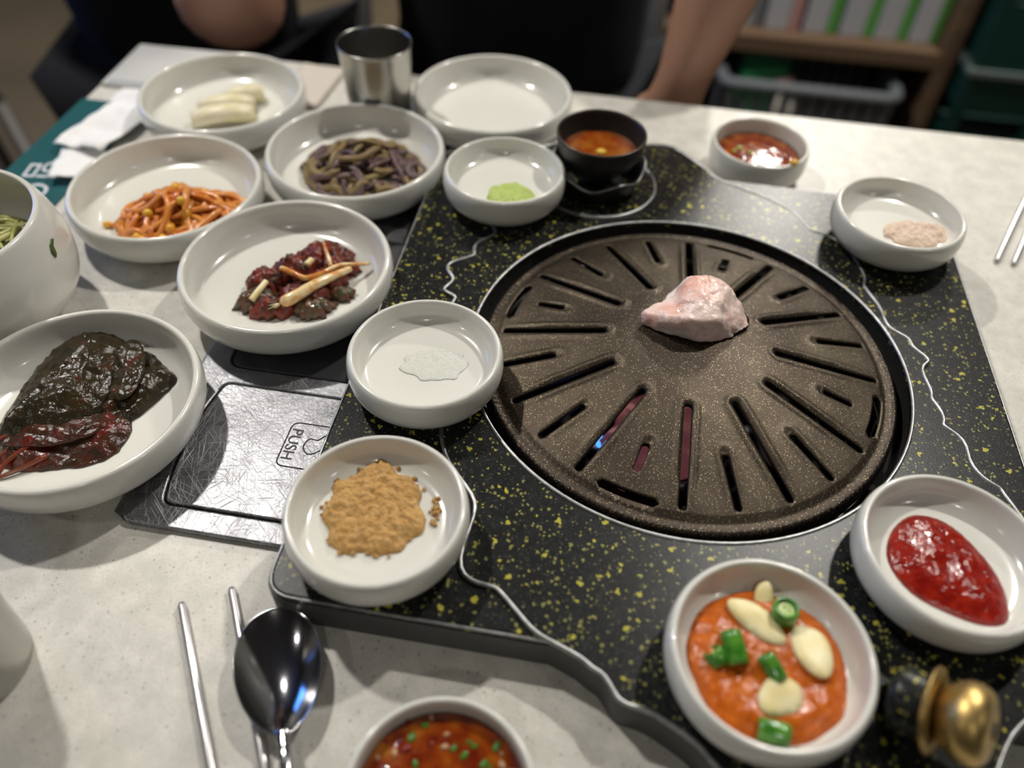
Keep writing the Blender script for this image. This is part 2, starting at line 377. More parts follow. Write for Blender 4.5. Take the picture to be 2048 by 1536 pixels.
# ------------------------------------------------------------------ table-top grill unit
BLOB = [(-9, 52), (-8.3, 56), (-6.2, 59.5), (-2.8, 61.2), (.4, 61), (2.4, 61.6), (4.3, 61.8), (5.4, 61.2), (6.4, 60.1), (7.5, 59), (8.1, 58), (8.9, 57.3), (10.2, 56.6), (11, 56.3),
        (12.5, 55.5), (14.4, 54.1), (14.9, 52.9), (15.5, 52.0), (16.6, 51.7), (17.8, 50.7), (18.2, 49.6), (18.9, 47.1), (18.5, 46.2), (19.4, 44.3), (19.5, 42.8), (19.9, 41.9), (20.9, 41.3), (20.9, 40.6), (21.6, 39.8), (21.8, 39.3), (21.1, 38.6),
        (21.5, 36.7), (21.3, 36.1), (21.7, 35.3), (21.8, 34.3), (21.6, 33.9), (22.7, 33.0), (22.6, 31.5), (23.1, 30.3), (23.9, 29.8), (24.0, 29.4), (24.6, 28), (25, 26.3), (24.4, 24), (25.2, 22), (24.8, 19.5), (23.5, 17.6),
        (21.5, 16.3), (20.3, 14.5), (19, 12.3), (16.5, 10.8), (13, 10.2), (10, 10.8), (7.9, 12.2), (7.4, 12.8), (6.1, 13.5), (5, 14), (4, 14.1), (3.5, 14.4), (2.9, 15.3), (2.3, 15.5), (1.8, 15.9), (.4, 16.4), (-.6, 16.8), (-1.4, 17.5), (-2.5, 18.5),
        (-3, 18.8), (-4.2, 18.9), (-5, 19.9), (-4.7, 22.7), (-5, 23.9), (-6.8, 25.8), (-7.5, 27.3), (-7.8, 28.4), (-7.9, 30.3), (-8.9, 32.6), (-8.7, 35.2), (-9.4, 38.1), (-9.4, 39), (-9.3, 39.6), (-10.3, 40), (-10.1, 40.6), (-9.8, 41.4), (-10.6, 42.3),
        (-10.3, 43.2), (-8.9, 44.1), (-9.1, 44.7), (-9, 45.6), (-8.1, 46.6), (-7.9, 47.3), (-8.8, 48.7)]
gu = thing('tabletop_grill', 'black yellow-flecked square grill unit with silver wavy seams around the round plate', 'grill', (0, 0, 0), ROT)
wing = roundpoly([(-14.2, 16.45), (25.9, 16.45), (25.9, 57.8), (-14.2, 57.8)], 1.6)
extruded('square_slab', wing, [circle(*GC, 13.9)], .02, 2.4, .22, M['slab'], gu)
bl = spline(BLOB, 3, True)
for _ in range(2): bl = [(bl[i-1]+bl[i]*2+bl[(i+1) % len(bl)])/4 for i in range(len(bl))]
extruded('wavy_slab', bl, [circle(*GC, 13.86)], .03, 2.58, .12, M['slab'], gu)
MB().tube([(p[0], p[1], 2.52) for p in bl], .14, 6, closed=True).build('worn_seam', M['worn'], gu)
MB().tube([(p[0], p[1], 2.30) for p in roundpoly([(-14.12, 16.53), (25.82, 16.53), (25.82, 57.72), (-14.12, 57.72)], 1.5)], .085, 6, closed=True).build('worn_edge', M['worn'], gu)
# dark cast sides
extruded('side_casting', roundpoly([(-14.28, 16.37), (25.98, 16.37), (25.98, 57.88), (-14.28, 57.88)], 1.6), [roundpoly([(-13.6, 17), (25.3, 17), (25.3, 57.2), (-13.6, 57.2)], 1.2)], .01, 2.12, .03, M['slabside'], gu)
cxy = Vector((6.5, 36.5)); big = [Vector((p[0], p[1])) for p in bl]
def offs(poly, d):
    out = []; n = len(poly); ar = sum(poly[i-1][0]*poly[i][1]-poly[i][0]*poly[i-1][1] for i in range(n)); sg = 1 if ar > 0 else -1
    for i in range(n):
        t = Vector((poly[(i+1) % n][0]-poly[i-1][0], poly[(i+1) % n][1]-poly[i-1][1])).normalized()
        out.append(Vector((poly[i][0]+t.y*d*sg, poly[i][1]-t.x*d*sg)))
    return out
extruded('lobe_side_casting', offs(big, .07), [offs(big, -.5)], .012, 2.3, .03, M['slabside'], gu)
MB().tube([(p[0], p[1], 2.56) for p in circle(*GC, 13.9, 128)], .12, 8, closed=True).build('opening_ring', M['worn'], gu)
MB().lathe([(13.88, 2.3), (13.88, .02), (13.1, .02), (13.1, .1), (13.8, .3), (13.8, 2.3)], 96, (*GC, 0)).build('inner_wall', M['pitblack'], gu)
MB().tube([(p[0], p[1], 2.60) for p in circle(-1.2, 55.0, 4.7, 72)], .16, 8, closed=True).build('pot_seat_ring', M['worn'], gu)
# firebox and burner below the plate
fb = thing('gas_burner', 'round gas burner glimpsed blue and pink through the plate slots', 'burner', (*W(*GC)[:2], 0), ROT)
MB().lathe([(12.7, -.2), (12.7, -9), (0, -9), (0, -9.4), (12.95, -9.4), (12.95, -.2), (12.7, -.2)], 64).build('firebox', M['pitblack'], fb)
MB().tube([(5.5*cos(t*pi/24), 5.5*sin(t*pi/24), -5.2) for t in range(48)], .8, 12, closed=True).build('burner_ring', M['iron'], fb)
MB().lathe([(0, -4.8), (3.2, -4.8), (3.6, -5.4), (3.6, -6.4), (0, -6.4)], 32).build('ceramic_disc', M['ember'], fb)
for q, (fx, fy) in enumerate([(-4.6, -3.0), (-4.2, -3.6), (-5.2, -2.1), (-.6, -5.5)]):
    MB().lathe([(0, 0), (.22, .1), (.26, .5), (.12, 1.1), (0, 1.5)], 10, (fx, fy, -4.4)).build('flame', M['flame'], fb)
for q, (x0, y0, x1, y1) in enumerate([(-2.6, -1.0, -4.3, -3.4), (-2.2, -5.2, -3.0, -6.6), (2.0, -4, 2.4, -7)]):
    MB().tube([(x0, y0, -3.7), ((x0+x1)/2, (y0+y1)/2, -3.5), (x1, y1, -3.7)], .5, 8).build('ceramic_bar', M['ember'], fb)

# ------------------------------------------------------------------ grill plate with real slots
SL = []
def radslot(ang, r0, r1, wd):
    a = radians(ang); d = (cos(a), sin(a)); nn = (-sin(a), cos(a)); L = []
    for (r, s0) in ((r1, 0), (r0, pi)):
        for j in range(7):
            t = -pi/2+pi*j/6+s0; L.append(Vector((d[0]*(r+wd*cos(t)*1.0)+nn[0]*wd*sin(t), d[1]*(r+wd*cos(t))+nn[1]*wd*sin(t))))
    SL.append((L, (d, r0, r1, wd))); return L
for k in range(12): radslot(82.5+30*k-(-7.5)-0, 5.5, 11.7, .24)
for k in range(12):
    A = 97.5+30*k
    sh = (A % 360) in (67.5, 157.5, 247.5, 337.5)
    radslot(A+7.5, 8.7, 10.15 if sh else 11.65, .22)
ARC = []
for A in (67.5, 157.5, 247.5, 337.5):
    a0, a1 = radians(A+7.5-7.5), radians(A+7.5+7.5); L = []
    for j in range(11): t = a0+(a1-a0)*j/10; L.append(Vector((12.1*cos(t), 12.1*sin(t))))
    L.append(Vector((11.82*cos(a1+.028), 11.82*sin(a1+.028))))
    for j in range(11): t = a1+(a0-a1)*j/10; L.append(Vector((11.55*cos(t), 11.55*sin(t))))
    L.append(Vector((11.82*cos(a0-.028), 11.82*sin(a0-.028)))); ARC.append(L)
def lerp(t, tab):
    for (a, za), (b, zb) in zip(tab, tab[1:]):
        if t <= b: k = (t-a)/(b-a); k = k*k*(3-2*k) if abs(zb-za) > .2 and (b-a) < 1.2 else k; return za+(zb-za)*k
    return tab[-1][1]
PROF = [(0, 4.02), (2, 4.0), (4.2, 3.86), (6, 3.58), (9, 3.02), (11.5, 2.50), (12.1, 2.36), (12.4, 2.12), (12.8, 2.10), (12.98, 2.2), (13.15, 2.05), (13.25, 1.55)]
def plate_h(x, y):
    r = hypot(x, y); z = lerp(r, PROF)
    if r < 12.4:
        for (L, (d, r0, r1, wd)) in SL:
            al = x*d[0]+y*d[1]
            if al < r0-1.6: continue
            ac = -x*d[1]+y*d[0]
            if abs(ac) > 1.1: continue
            if r1-r0 > 4: q = 0 if r0 <= al <= r1 else (r0-al if al < r0 else (al-r1))
            else: q = 0 if r0-.3 <= al <= r1 else (r0-.3-al if al < r0-.3 else (al-r1))
            dd = hypot(ac, q); fl = 2.5 if r1-r0 > 4 else 1.6; fade = 1 if al < r1-fl else max(0, (r1+.3-al)/(fl+.3))
            z += (.13 if fl == 2.5 else .08)*exp(-((dd-(.52 if fl == 2.5 else .42))/.14)**2)*fade - .05*exp(-(dd/.33)**2)*fade
    return z
pts = []; edges = []
def addloop(L):
    o = len(pts); pts.extend([Vector((p[0], p[1])) for p in L]); n = len(L); edges.extend([(o+i, o+(i+1) % n) for i in range(n)])
for L, _ in SL: addloop(L)
for L in ARC: addloop(L)
allslots = [L for L, _ in SL]+ARC
for r in [0]+[.6*i for i in range(1, 8)]+[4.5+.17*i for i in range(1, 47)]+[12.4, 12.5, 12.6, 12.75, 12.9, 12.95, 13.0, 13.05, 13.1, 13.15, 13.2, 13.25]:
    n = 1 if r == 0 else max(12, int(2*pi*r/.17)) if 4.5 < r < 12.3 else max(12, int(2*pi*r/.4))
    for k in range(n):
        t = 2*pi*(k+.5*random.random()*.2)/n; p = (r*cos(t), r*sin(t))
        if 5 < r < 12.4 and any(abs(p[0]-L[0][0]) < 8 and abs(p[1]-L[0][1]) < 8 and edgedist(p, L) < .06 for L in allslots): continue
        pts.append(Vector(p))
res = delaunay_2d_cdt(pts, edges, [], 0, 1e-5)
V2 = res[0]; F2 = []
for f in res[2]:
    c = sum((V2[i] for i in f), Vector((0, 0)))/len(f); r = hypot(*c)
    if 5 < r < 12.4 and any(abs(c[0]-L[0][0]) < 8 and abs(c[1]-L[0][1]) < 8 and inside(c, L) for L in allslots): continue
    F2.append(tuple(f))
N = len(V2); H = [plate_h(v[0], v[1]) for v in V2]
VV = [(v[0], v[1], h) for v, h in zip(V2, H)]+[(v[0], v[1], h-.28) for v, h in zip(V2, H)]
FF = F2+[tuple(i+N for i in reversed(f)) for f in F2]; cnt = {}
for f in F2:
    for i in range(len(f)):
        e = (f[i], f[(i+1) % len(f)]); cnt.setdefault((min(e), max(e)), []).append(e)
for k, l in cnt.items():
    if len(l) == 1: a, b = l[0]; FF.append((b, a, a+N, b+N))
gp = MB().add(VV, FF).build('grill_plate', M['plate'], None)
gp.location = W(*GC, 0)*S; gp.rotation_euler = (0, 0, ROT)
tag(gp, 'round domed bronze-black grill plate with radial slots, raw meat at its centre', 'grill plate')

# ------------------------------------------------------------------ steel panel left of the grill
pn = thing('control_panel', 'scratched stainless steel strip panel with PUSH lid left of the grill', 'panel', (0, 0, 0), ROT)
lid1 = roundpoly([(-22.35, 21.75), (-14.35, 21.75), (-14.35, 30.9), (-22.5, 30.9), (-23.0, 28.2), (-22.95, 24.6)], [.5, .2, .2, .5, 1.6, 1.6])
lid2 = roundpoly([(-23.0, 32.5), (-14.35, 32.5), (-14.35, 47), (-23.0, 47)], [.9, .2, .2, .9])
lid3 = roundpoly([(-23.2, 49), (-14.35, 49), (-14.35, 66), (-23.2, 66)], [.9, .2, .2, .9])
extruded('panel_frame', roundpoly([(-24.2, 20.2), (-14.32, 20.2), (-14.32, 69.5), (-24.9, 69.5), (-24.8, 22)], [.6, .2, .2, .5, .8]), [offs(lid1, .13), offs(lid2, .13), offs(lid3, .13)], .01, .42, .12, M['scratch'], pn)
MB().box(-24.3, -14.4, 20.9, 69, .005, .12).build('groove_base', M['groove'], pn, False)
MB().add([(-25.05, 20.9, .02), (-24.25, 20.4, .40), (-24.2, 20.4, .02), (-25.3, 69.3, .02), (-24.8, 69.3, .40), (-24.7, 69.3, .02)], [(0, 3, 4, 1), (0, 1, 2), (3, 5, 4), (1, 4, 5, 2), (0, 2, 5, 3)]).build('sloped_edge', M['steel'], pn, False)
l1 = extruded('lid', lid1, [], .1, .46, .1, M['scratch'], pn)
l1['label'] = 'bright scratched lid with embossed PUSH mark'
for i, L in ((2, lid2), (3, lid3)):
    e = extruded('lid', L, [], .1, .34, .05, M['darksteel'], pn); e['label'] = 'dark grey steel lid'
MB().tube([(p[0], p[1], .45) for p in roundpoly([(-17.2, 25.3), (-14.5, 25.3), (-14.5, 28.6), (-17.2, 28.6)], .5)], .055, 6, closed=True).build('push_outline', M['groove'], l1)
MB().tube([(p[0], p[1], .45) for p in spline([(-16.0, 26.9, 0), (-15.8, 27.5, 0), (-15.3, 27.5, 0), (-14.9, 27.9, 0), (-14.7, 27.2, 0), (-15.1, 26.6, 0), (-15.6, 26.4, 0)], 4, True)], .05, 6, closed=True).build('push_symbol', M['groove'], l1)
def text(body, size, mat, parent, loc, rz, depth=.02, name='lettering', font=None):
    t = bpy.data.curves.new('t', 'FONT'); t.body = body; t.size = size*S; t.extrude = depth*S; t.align_x = 'CENTER'; t.align_y = 'CENTER'
    tmp = bpy.data.objects.new('tmp', t); COL.objects.link(tmp); bpy.context.view_layer.update()
    me = bpy.data.meshes.new_from_object(tmp.evaluated_get(bpy.context.evaluated_depsgraph_get())); bpy.data.objects.remove(tmp)
    me.materials.clear(); o = link(name, me, mat, parent, False); o.location = Vector(loc)*S; o.rotation_euler = (0, 0, rz); return o
text('PUSH', 1.0, M['groove'], l1, (-16.75, 26.95, .47), radians(-90), .02)

# ------------------------------------------------------------------ bowls
def prof(pts, k=4): return [(p[0], p[1]) for p in spline([(a, b, 0) for a, b in pts], k)]
PL = [(0, .22), (3.8, .22)] + prof([(4.1, .18), (4.3, 0), (4.85, 0), (5.2, .2), (6.1, .6), (6.85, 1.25), (7.14, 1.95), (7.2, 2.5), (7.16, 3.0), (7.06, 3.3), (6.88, 3.42), (6.7, 3.34), (6.62, 3.1), (6.55, 2.5), (6.4, 1.95), (6.15, 1.55), (5.8, 1.3), (5.3, 1.17), (4.6, 1.12)]) + [(2.2, 1.1), (0, 1.1)]
PS = [(0, .2), (2.6, .2)] + prof([(2.75, .15), (2.9, 0), (3.25, 0), (3.5, .15), (4.1, .5), (4.5, 1.05), (4.63, 1.6), (4.63, 2.15), (4.56, 2.55), (4.45, 2.74), (4.32, 2.8), (4.2, 2.73), (4.14, 2.5), (4.08, 2.15), (3.98, 1.85), (3.8, 1.6), (3.55, 1.42), (3.2, 1.33), (2.6, 1.3)]) + [(1.2, 1.3), (0, 1.3)]
PD = [(0, .2), (2.6, .2)] + prof([(2.8, .15), (2.95, 0), (3.45, 0), (3.6, .2), (3.65, .55), (4.0, .85), (4.13, 1.3), (4.16, 2.2), (4.1, 2.8), (3.98, 3.0), (3.82, 2.95), (3.74, 2.7), (3.7, 2.0), (3.6, 1.2), (3.3, .75), (2.7, .6)]) + [(1.3, .56), (0, .55)]
def bowl(name, x, y, z, P, label, cat='bowl', group=None, n=96):
    o = MB().lathe(P, n).build(name, M['ceramic'], None); o.location = (x*S, y*S, z*S); return tag(o, label, cat, group)
ZB = 2.6
GB = 'round white side dish bowls'
bowl('side_dish_bowl', -26.72, 65.33, .02, PL, 'large white bowl at upper left holding pale radish slices', group=GB)
bowl('side_dish_bowl', -27.01, 50.90, .02, PL, 'large white bowl holding orange-red bean sprouts', group=GB)
bowl('side_dish_bowl', -13.37, 56.28, .45, PL, 'large white bowl holding brown-purple seasoned stems', group=GB)
bowl('side_dish_bowl', -15.75, 41.90, .45, PL, 'large white bowl holding red scallion kimchi', group=GB)
bowl('side_dish_bowl', -2.84, 67.20, .02, PL, 'large empty white bowl beside the steel cup', group=GB)
bowl('side_dish_bowl', -25.28, 29.40, .45, PL, 'large white bowl at the left edge holding dark pickled leaves', group=GB)
bowl('small_bowl', -5.19, 32.47, ZB, PS, 'small white bowl with only damp salt, left rim of the grill plate', group=GB)
bowl('small_bowl', -6.47, 21.61, ZB, PS, 'small white bowl of tan powder on the near left corner of the grill unit', group=GB)
bowl('small_bowl', -1.24, 51.80, ZB, PS, 'small white bowl with a dab of green wasabi', group=GB)
bowl('small_bowl', 11.97, 15.11, ZB, PS, 'small white bowl of orange paste topped with garlic and green chilli', group=GB)
bowl('small_bowl', 27.52, 48.54, ZB, PS, 'small white bowl of minced garlic on the far right corner of the grill unit', group=GB)
bowl('small_bowl', 21.94, 20.57, ZB, PS, 'small white bowl of dark red chilli sauce at the right edge', group=GB)
bowl('sauce_dish', -2.26, 9.28, .02, PD, 'small white dish of red-brown sauce cut by the bottom edge', group=GB)
bowl('sauce_dish', 20.31, 61.27, .02, PD, 'small white dish of red-brown sauce behind the grill unit', group=GB)
DB = [(0, .3), (3.4, .3)] + prof([(3.6, .2), (3.7, 0), (4.3, 0), (4.5, .4), (5.6, 1.1), (6.75, 2.2), (7.2, 3.6), (7.18, 5.2), (6.9, 6.6), (6.5, 7.6), (6.3, 7.95), (6.12, 8.0), (5.98, 7.85), (6.15, 7.2), (6.6, 6.0), (6.85, 4.8), (6.8, 3.4), (6.1, 2.2), (4.9, 1.4), (3.8, 1.1)]) + [(0, 1.0)]
db = bowl('deep_bowl', -36.5, 39.0, .02, DB, 'deep round white bowl of green shoots at the left edge')

# ------------------------------------------------------------------ food helpers
def strands(name, n, cx, cy, z0, foot, height, length, rad, mat, label, cat, group, steps=9, curl=.5, head=None, flat=1.0, nside=6, zmax=None):
    """a loose heap of separate strands lying over each other; foot(x,y) > 0 inside the heap, 1 at its middle"""
    for i in range(n):
        for _ in range(60):
            x, y = random.uniform(-5, 5), random.uniform(-5, 5)
            if foot(x, y) > .05: break
        fr = (i/n)**.8; a = random.uniform(0, 2*pi); k = random.uniform(-curl, curl); L = length*random.uniform(.6, 1.2); p = []
        ph = random.uniform(0, 6)
        for s in range(steps+1):
            f = foot(x, y)
            zz = z0 + rad + max(0, f)**.6*height*fr + .12*sin(ph+s*1.1)*fr
            p.append(Vector((cx+x, cy+y, max(zz, z0+rad))))
            nx, ny = x+cos(a)*L/steps, y+sin(a)*L/steps
            if foot(nx, ny) < 0:
                t = atan2(-y, -x); a += max(-.9, min(.9, ((t-a+pi) % (2*pi))-pi)); nx, ny = x+cos(a)*L/steps*.8, y+sin(a)*L/steps*.8
            x, y = nx, ny; a += k+random.uniform(-.15, .15)
        R = rad*random.uniform(.75, 1.2); rr = [R*(.55 if s in (0, steps) else 1) for s in range(steps+1)]
        o = MB().tube(spline(p, 2), [rr[min(j//2, steps)] for j in range(2*steps+1)], nside, flat).build(name, mat, None, origin=p[0])
        tag(o, label, cat, group)
        if head and random.random() < .45:
            hb = MB().lathe([(0, -.28), (.17, -.2), (.24, 0), (.17, .2), (0, .28)], 8); hr = Matrix.Rotation(random.uniform(0, 3), 3, 'X') @ Matrix.Rotation(random.uniform(0, 3), 3, 'Z')
            hb.v = [tuple((hr @ Vector(q)*1.6)+Vector((0, 0, .08))) for q in hb.v]
            hb.build('bean_head', head, o)
def ell(ax, ay, rot, ox=0, oy=0):
    c, s = cos(rot), sin(rot)
    return lambda x, y: 1-sqrt((((x-ox)*c+(y-oy)*s)/ax)**2+((-(x-ox)*s+(y-oy)*c)/ay)**2)
# seasoned bean sprouts
strands('bean_sprout', 105, -25.4, 49.0, 1.16, ell(4.9, 3.4, .25), 2.9, 6, .235, M['sprout'], 'one orange-red bean sprout strand of the heap in the bowl beside the deep bowl', 'bean sprout', 'seasoned bean sprouts', head=M['bean'], curl=.45)
lb_ = MB().lathe([(0, -.4), (.2, -.3), (.27, 0), (.2, .3), (0, .4)], 10); lb_.v = [(v[2], v[0], v[1]+.25) for v in lb_.v]
lb_ = lb_.build('loose_bean', M['bean'], None); lb_.location = (-31.0*S, 48.1*S, 1.16*S); tag(lb_, 'single yellow bean lying left of the orange sprout heap', 'bean')
# brown purple seasoned stems
strands('seasoned_stem', 105, -12.7, 55.9, 1.58, ell(5.0, 3.9, -.1), 2.7, 4.5, .3, M['namul'], 'one brown-purple stem strand of the heap in the bowl before the steel cup', 'seasoned stem', 'brown-purple seasoned stems', curl=.6, flat=.7)
# shoots in the deep bowl
strands('green_shoot', 70, -35.9, 38.6, 4.3, ell(5.7, 5.7, 0), 2.2, 8, .16, M['veg'], 'one pale green shoot of the tangle in the deep white bowl', 'green shoot', 'green shoots in the deep bowl', curl=.4)
strands('green_leaf_shred', 16, -34.9, 37.6, 4.6, ell(4, 4, 0), 1.9, 3, .26, M['veggreen'], 'one dark green leaf shred of the tangle in the deep white bowl', 'leaf shred', 'dark leaf shreds in the deep bowl', curl=.6, flat=.35)
# a leaf scrap stuck on the deep bowl
lf = sheetmb([(0, 0), (.25, .12), (.5, .55), (.95, .8), (.7, .95), (.2, .75), (-.05, .4)], .2, lambda x, y, d: .06, lambda x, y, d: 0)
lf.build('leaf_scrap', M['veggreen'], None)
ls = bpy.data.objects['leaf_scrap']; tag(ls, 'tiny dark green leaf scrap stuck on the side of the deep bowl', 'leaf scrap')
# pale radish slices
def bent(name, cx, cy, cz, L, Wd, T, rz, bend, mat, label, cat, group):
    mb = MB(); ns = 12; vs = []; fs = []
    for i in range(ns+1):
        t = i/ns-.5; x = L*t; z = bend*(1-(2*t)**2); w2 = Wd/2*(1-.25*(2*t)**4); yy = .5*(2*t)**2
        for (a, b) in ((-w2, 0), (-w2*.9, T), (0, T*1.2), (w2*.9, T), (w2, 0), (0, -.02)): vs.append((x, a+yy, z+b))
    for i in range(ns):
        for k in range(6): k2 = (k+1) % 6; fs.append((i*6+k, i*6+k2, (i+1)*6+k2, (i+1)*6+k))
    fs += [tuple(range(6)), tuple(ns*6+k for k in range(6))]
    o = mb.add(vs, fs).build(name, mat, None); o.location = Vector((cx, cy, cz))*S; o.rotation_euler = (0, 0, rz); return tag(o, label, cat, group)
bent('radish_slice', -26.4, 63.3, 1.18, 5.4, 1.8, .9, .3, .7, M['radish'], 'pale curved radish slice lying nearest in the upper left bowl', 'radish slice', 'pale radish slices')
bent('radish_slice', -26.6, 65.2, 1.18, 4.9, 1.6, .95, .25, .6, M['radish'], 'pale radish slice in the middle of the three slices', 'radish slice', 'pale radish slices')
bent('radish_slice', -25.4, 66.8, 1.18, 3.6, 1.4, 1.1, .45, .5, M['radish'], 'short pale radish slice at the back of the upper left bowl', 'radish slice', 'pale radish slices')
# wasabi
def mound(name, outline, cx, cy, z0, h, sp, mat, rough, label, cat, origin=True, pw=.5, maxd=1.2, rs=1.6, hfn=None):
    def top(x, y, d):
        base = min(1, d/maxd)**pw
        return z0 + .03 + h*base*(1+.25*nz(x, y, 3, .9)) + rough*fbm(x, y, 1, rs)*min(1, d/.25) + (hfn(x, y) if hfn else 0)
    o = sheetmb(outline, sp, top, lambda x, y, d: z0).build(name, mat, None, origin=(cx, cy, z0)); 
    return tag(o, label, cat) if label else o
def wobbly(cx, cy, ax, ay, rot, amp=.12, n=40, seed=0, fr=1.3):
    out = []
    for i in range(n):
        t = 2*pi*i/n; k = 1+amp*mn.noise(Vector((cos(t)*fr, sin(t)*fr, seed)))*2; x, y = ax*cos(t)*k, ay*sin(t)*k
        out.append(Vector((cx+x*cos(rot)-y*sin(rot), cy+x*sin(rot)+y*cos(rot))))
    return out
mound('wasabi_dab', wobbly(-.75, 50.2, 1.75, 1.7, 0, .12, 40, 3, 2), -.75, 50.2, ZB+1.31, .75, .14, M['wasabi'], .09, 'yellow-green minced wasabi dab in a small white bowl', 'wasabi', hfn=lambda x, y: -.25*exp(-((x+1.1)**2+(y-50.7)**2)/.5))
# soybean powder
po = wobbly(-6.75, 22.35, 2.45, 2.75, .2, .12, 72, 5, 2.6)
pw = mound('soybean_powder', po, -6.6, 22, ZB+1.31, .5, .08, M['powder'], .17, 'tan roasted soybean powder heap in a small white bowl', 'soybean powder', rs=2.9, maxd=.7)
mb = MB()
for i in range(70):
    if i < 34: x, y = random.gauss(-3.65, .13), random.uniform(21.5, 23.2)
    else: t = random.uniform(0, 6.28); q = po[int(t/6.284*64)]; x, y = q[0]+random.gauss(0, .12), q[1]+random.gauss(0, .12)
    r = random.uniform(.06, .15); mb.lathe([(0, -r), (r*.8, -r*.4), (r, r*.3), (0, r)], 6, (x, y, ZB+1.36+r*.3))
c = mb.build('powder_crumbs', M['powder'], pw, origin=(0, 0, 0)); c.location = -pw.location; c['kind'] = 'stuff'
# salt
M['salt'].bump(1400, .9, .0012, 3)
mound('damp_salt', wobbly(-4.7, 32.7, 2.0, 1.4, .1, .14, 80, 12, 2.4), -4.7, 32.7, ZB+1.3, .05, .09, M['salt'], .035, 'thin patch of damp white salt grains in the small bowl beside the plate', 'salt', rs=3.2, maxd=.3)
# minced garlic
def crumbs(name, n, cx, cy, ax, ay, z0, h, r0, r1, mat, label, cat, rot=0):
    mb = MB()
    for i in range(n):
        a, r = random.uniform(0, 2*pi), sqrt(random.random()); x, y = r*cos(a)*ax, r*sin(a)*ay; x, y = x*cos(rot)-y*sin(rot), x*sin(rot)+y*cos(rot)
        q = random.uniform(r0, r1); z = z0+q*.6+h*(1-r)*random.random(); sx = random.uniform(.7, 1.5)
        k = len(mb.v); mb.lathe([(0, -q), (q*.85, -q*.4), (q, q*.4), (0, q)], 6, (0, 0, 0)); ra = random.uniform(0, 3)
        for j in range(k, len(mb.v)):
            vx, vy, vz = mb.v[j]; vx *= sx; mb.v[j] = (cx+x+vx*cos(ra)-vy*sin(ra), cy+y+vx*sin(ra)+vy*cos(ra), z+vz)
    return tag(mb.build(name, mat, None, origin=(cx, cy, z0)), label, cat, kind='stuff')
mg = mound('minced_garlic', wobbly(28.9, 47.8, 2.3, 1.65, .1, .12, 60, 8, 2.6), 28.9, 47.8, ZB+1.31, .4, .075, M['garlic'], .16, 'pinkish cream minced garlic heap in the small far right bowl', 'minced garlic', rs=2.6, maxd=.7)
# red sauce
ro = [Vector(p) for p in spline([(22.0, 23.6, 0), (23.2, 22.9, 0), (24.2, 21.2, 0), (24.6, 19.2, 0), (24.2, 17.5, 0), (23.3, 17.0, 0), (21.4, 17.6, 0), (19.6, 18.8, 0), (18.9, 20.6, 0), (19.5, 22.3, 0), (20.8, 23.5, 0)], 4, True)]
ro = [Vector((21.9+(p[0]-21.9)*.93, 20.3+(p[1]-20.3)*.93)) for p in ro]
mound('red_chilli_sauce', ro, 21.8, 20.3, ZB+1.3, .55, .14, M['redsauce'], .045, 'glossy dark red chilli sauce pooled in the bowl at the right edge', 'sauce', maxd=1.5, rs=2)
# orange paste with garlic and chilli
mound('orange_paste', wobbly(12.0, 14.9, 3.62, 3.72, 0, .04, 60, 9, 2), 12.0, 14.9, ZB+1.3, .6, .12, M['orange'], .03, 'orange-red soybean paste filling the small bowl at the bottom right', 'sauce', maxd=1.0, rs=1.8)
ZS = ZB+1.86
def gslice(cx, cy, ax, ay, rot, tilt, z, label, seed, name='garlic_slice', grp='garlic slices on the orange paste'):
    pts = wobbly(0, 0, ax, ay, 0, .1, 28, seed, .8)
    o = sheetmb(pts, .25, lambda x, y, d: .1+.10*min(1, d/.2)+.08*nz(x, y, seed), lambda x, y, d: -.04).build(name, M['garlicslice'], None)
    o.location = Vector((cx, cy, z))*S; o.rotation_euler = (tilt, 0, rot); return tag(o, label, 'garlic slice', grp)
gslice(11.75, 16.75, 1.5, .68, -.75, .1, ZS+.12, 'long cream garlic slice left of the top chilli ring on the orange paste', 1)
gslice(14.0, 15.5, .85, 1.3, .28, -.1, ZS+.1, 'broad cream garlic slice on the right of the orange paste', 2)
gslice(12.1, 13.3, 1.05, .82, .5, .1, ZS+.1, 'round cream garlic slice near the bottom of the orange paste', 3)
gslice(12.35, 18.1, .45, .72, -.1, .35, ZS-.1, 'small half-sunk tan garlic slice at the top of the orange paste', 4)
def chilli(cx, cy, z, r, h, dirv, label):
    t = thing('chilli_ring', label, 'chilli piece', (cx, cy, z), 0, 'green chilli rings on the orange paste')
    t.rotation_euler = Vector(dirv).to_track_quat('Z', 'Y').to_euler()
    MB().lathe([(r*.72, -h), (r*.95, -h), (r, -h*.6), (r*1.02, 0), (r, h*.6), (r*.95, h), (r*.72, h), (r*.7, 0), (r*.72, -h)], 20).build('skin', M['chilli'], t)
    MB().lathe([(0, -h*.5), (r*.72, -h*.6), (r*.72, h*.55), (r*.5, h*.62), (0, h*.25)], 16).build('flesh', M['chilliin'], t)
    for k in range(3):
        a = k*2.1+.4; MB().lathe([(0, -.03), (.1, 0), (0, .05)], 6, (r*.36*cos(a), r*.36*sin(a), h*.5)).build('seed', M['garlicslice'], t)
chilli(13.0, 17.1, ZS+.45, .62, .42, (-.05, .12, 1), 'green chilli ring standing at the top of the orange paste')
chilli(10.45, 15.35, ZS+.25, .5, .75, (-.15, .95, .15), 'long green chilli piece lying at the left of the orange paste')
chilli(9.6, 15.0, ZS+.1, .48, .35, (-.4, .5, .35), 'dark green chilli ring at the left rim of the orange paste')
chilli(11.95, 14.5, ZS+.35, .42, .6, (-.5, .8, .35), 'green chilli piece in the middle of the orange paste')
chilli(11.6, 11.85, ZS+.05, .5, .65, (.95, -.25, .1), 'green chilli piece at the bottom rim of the orange paste')
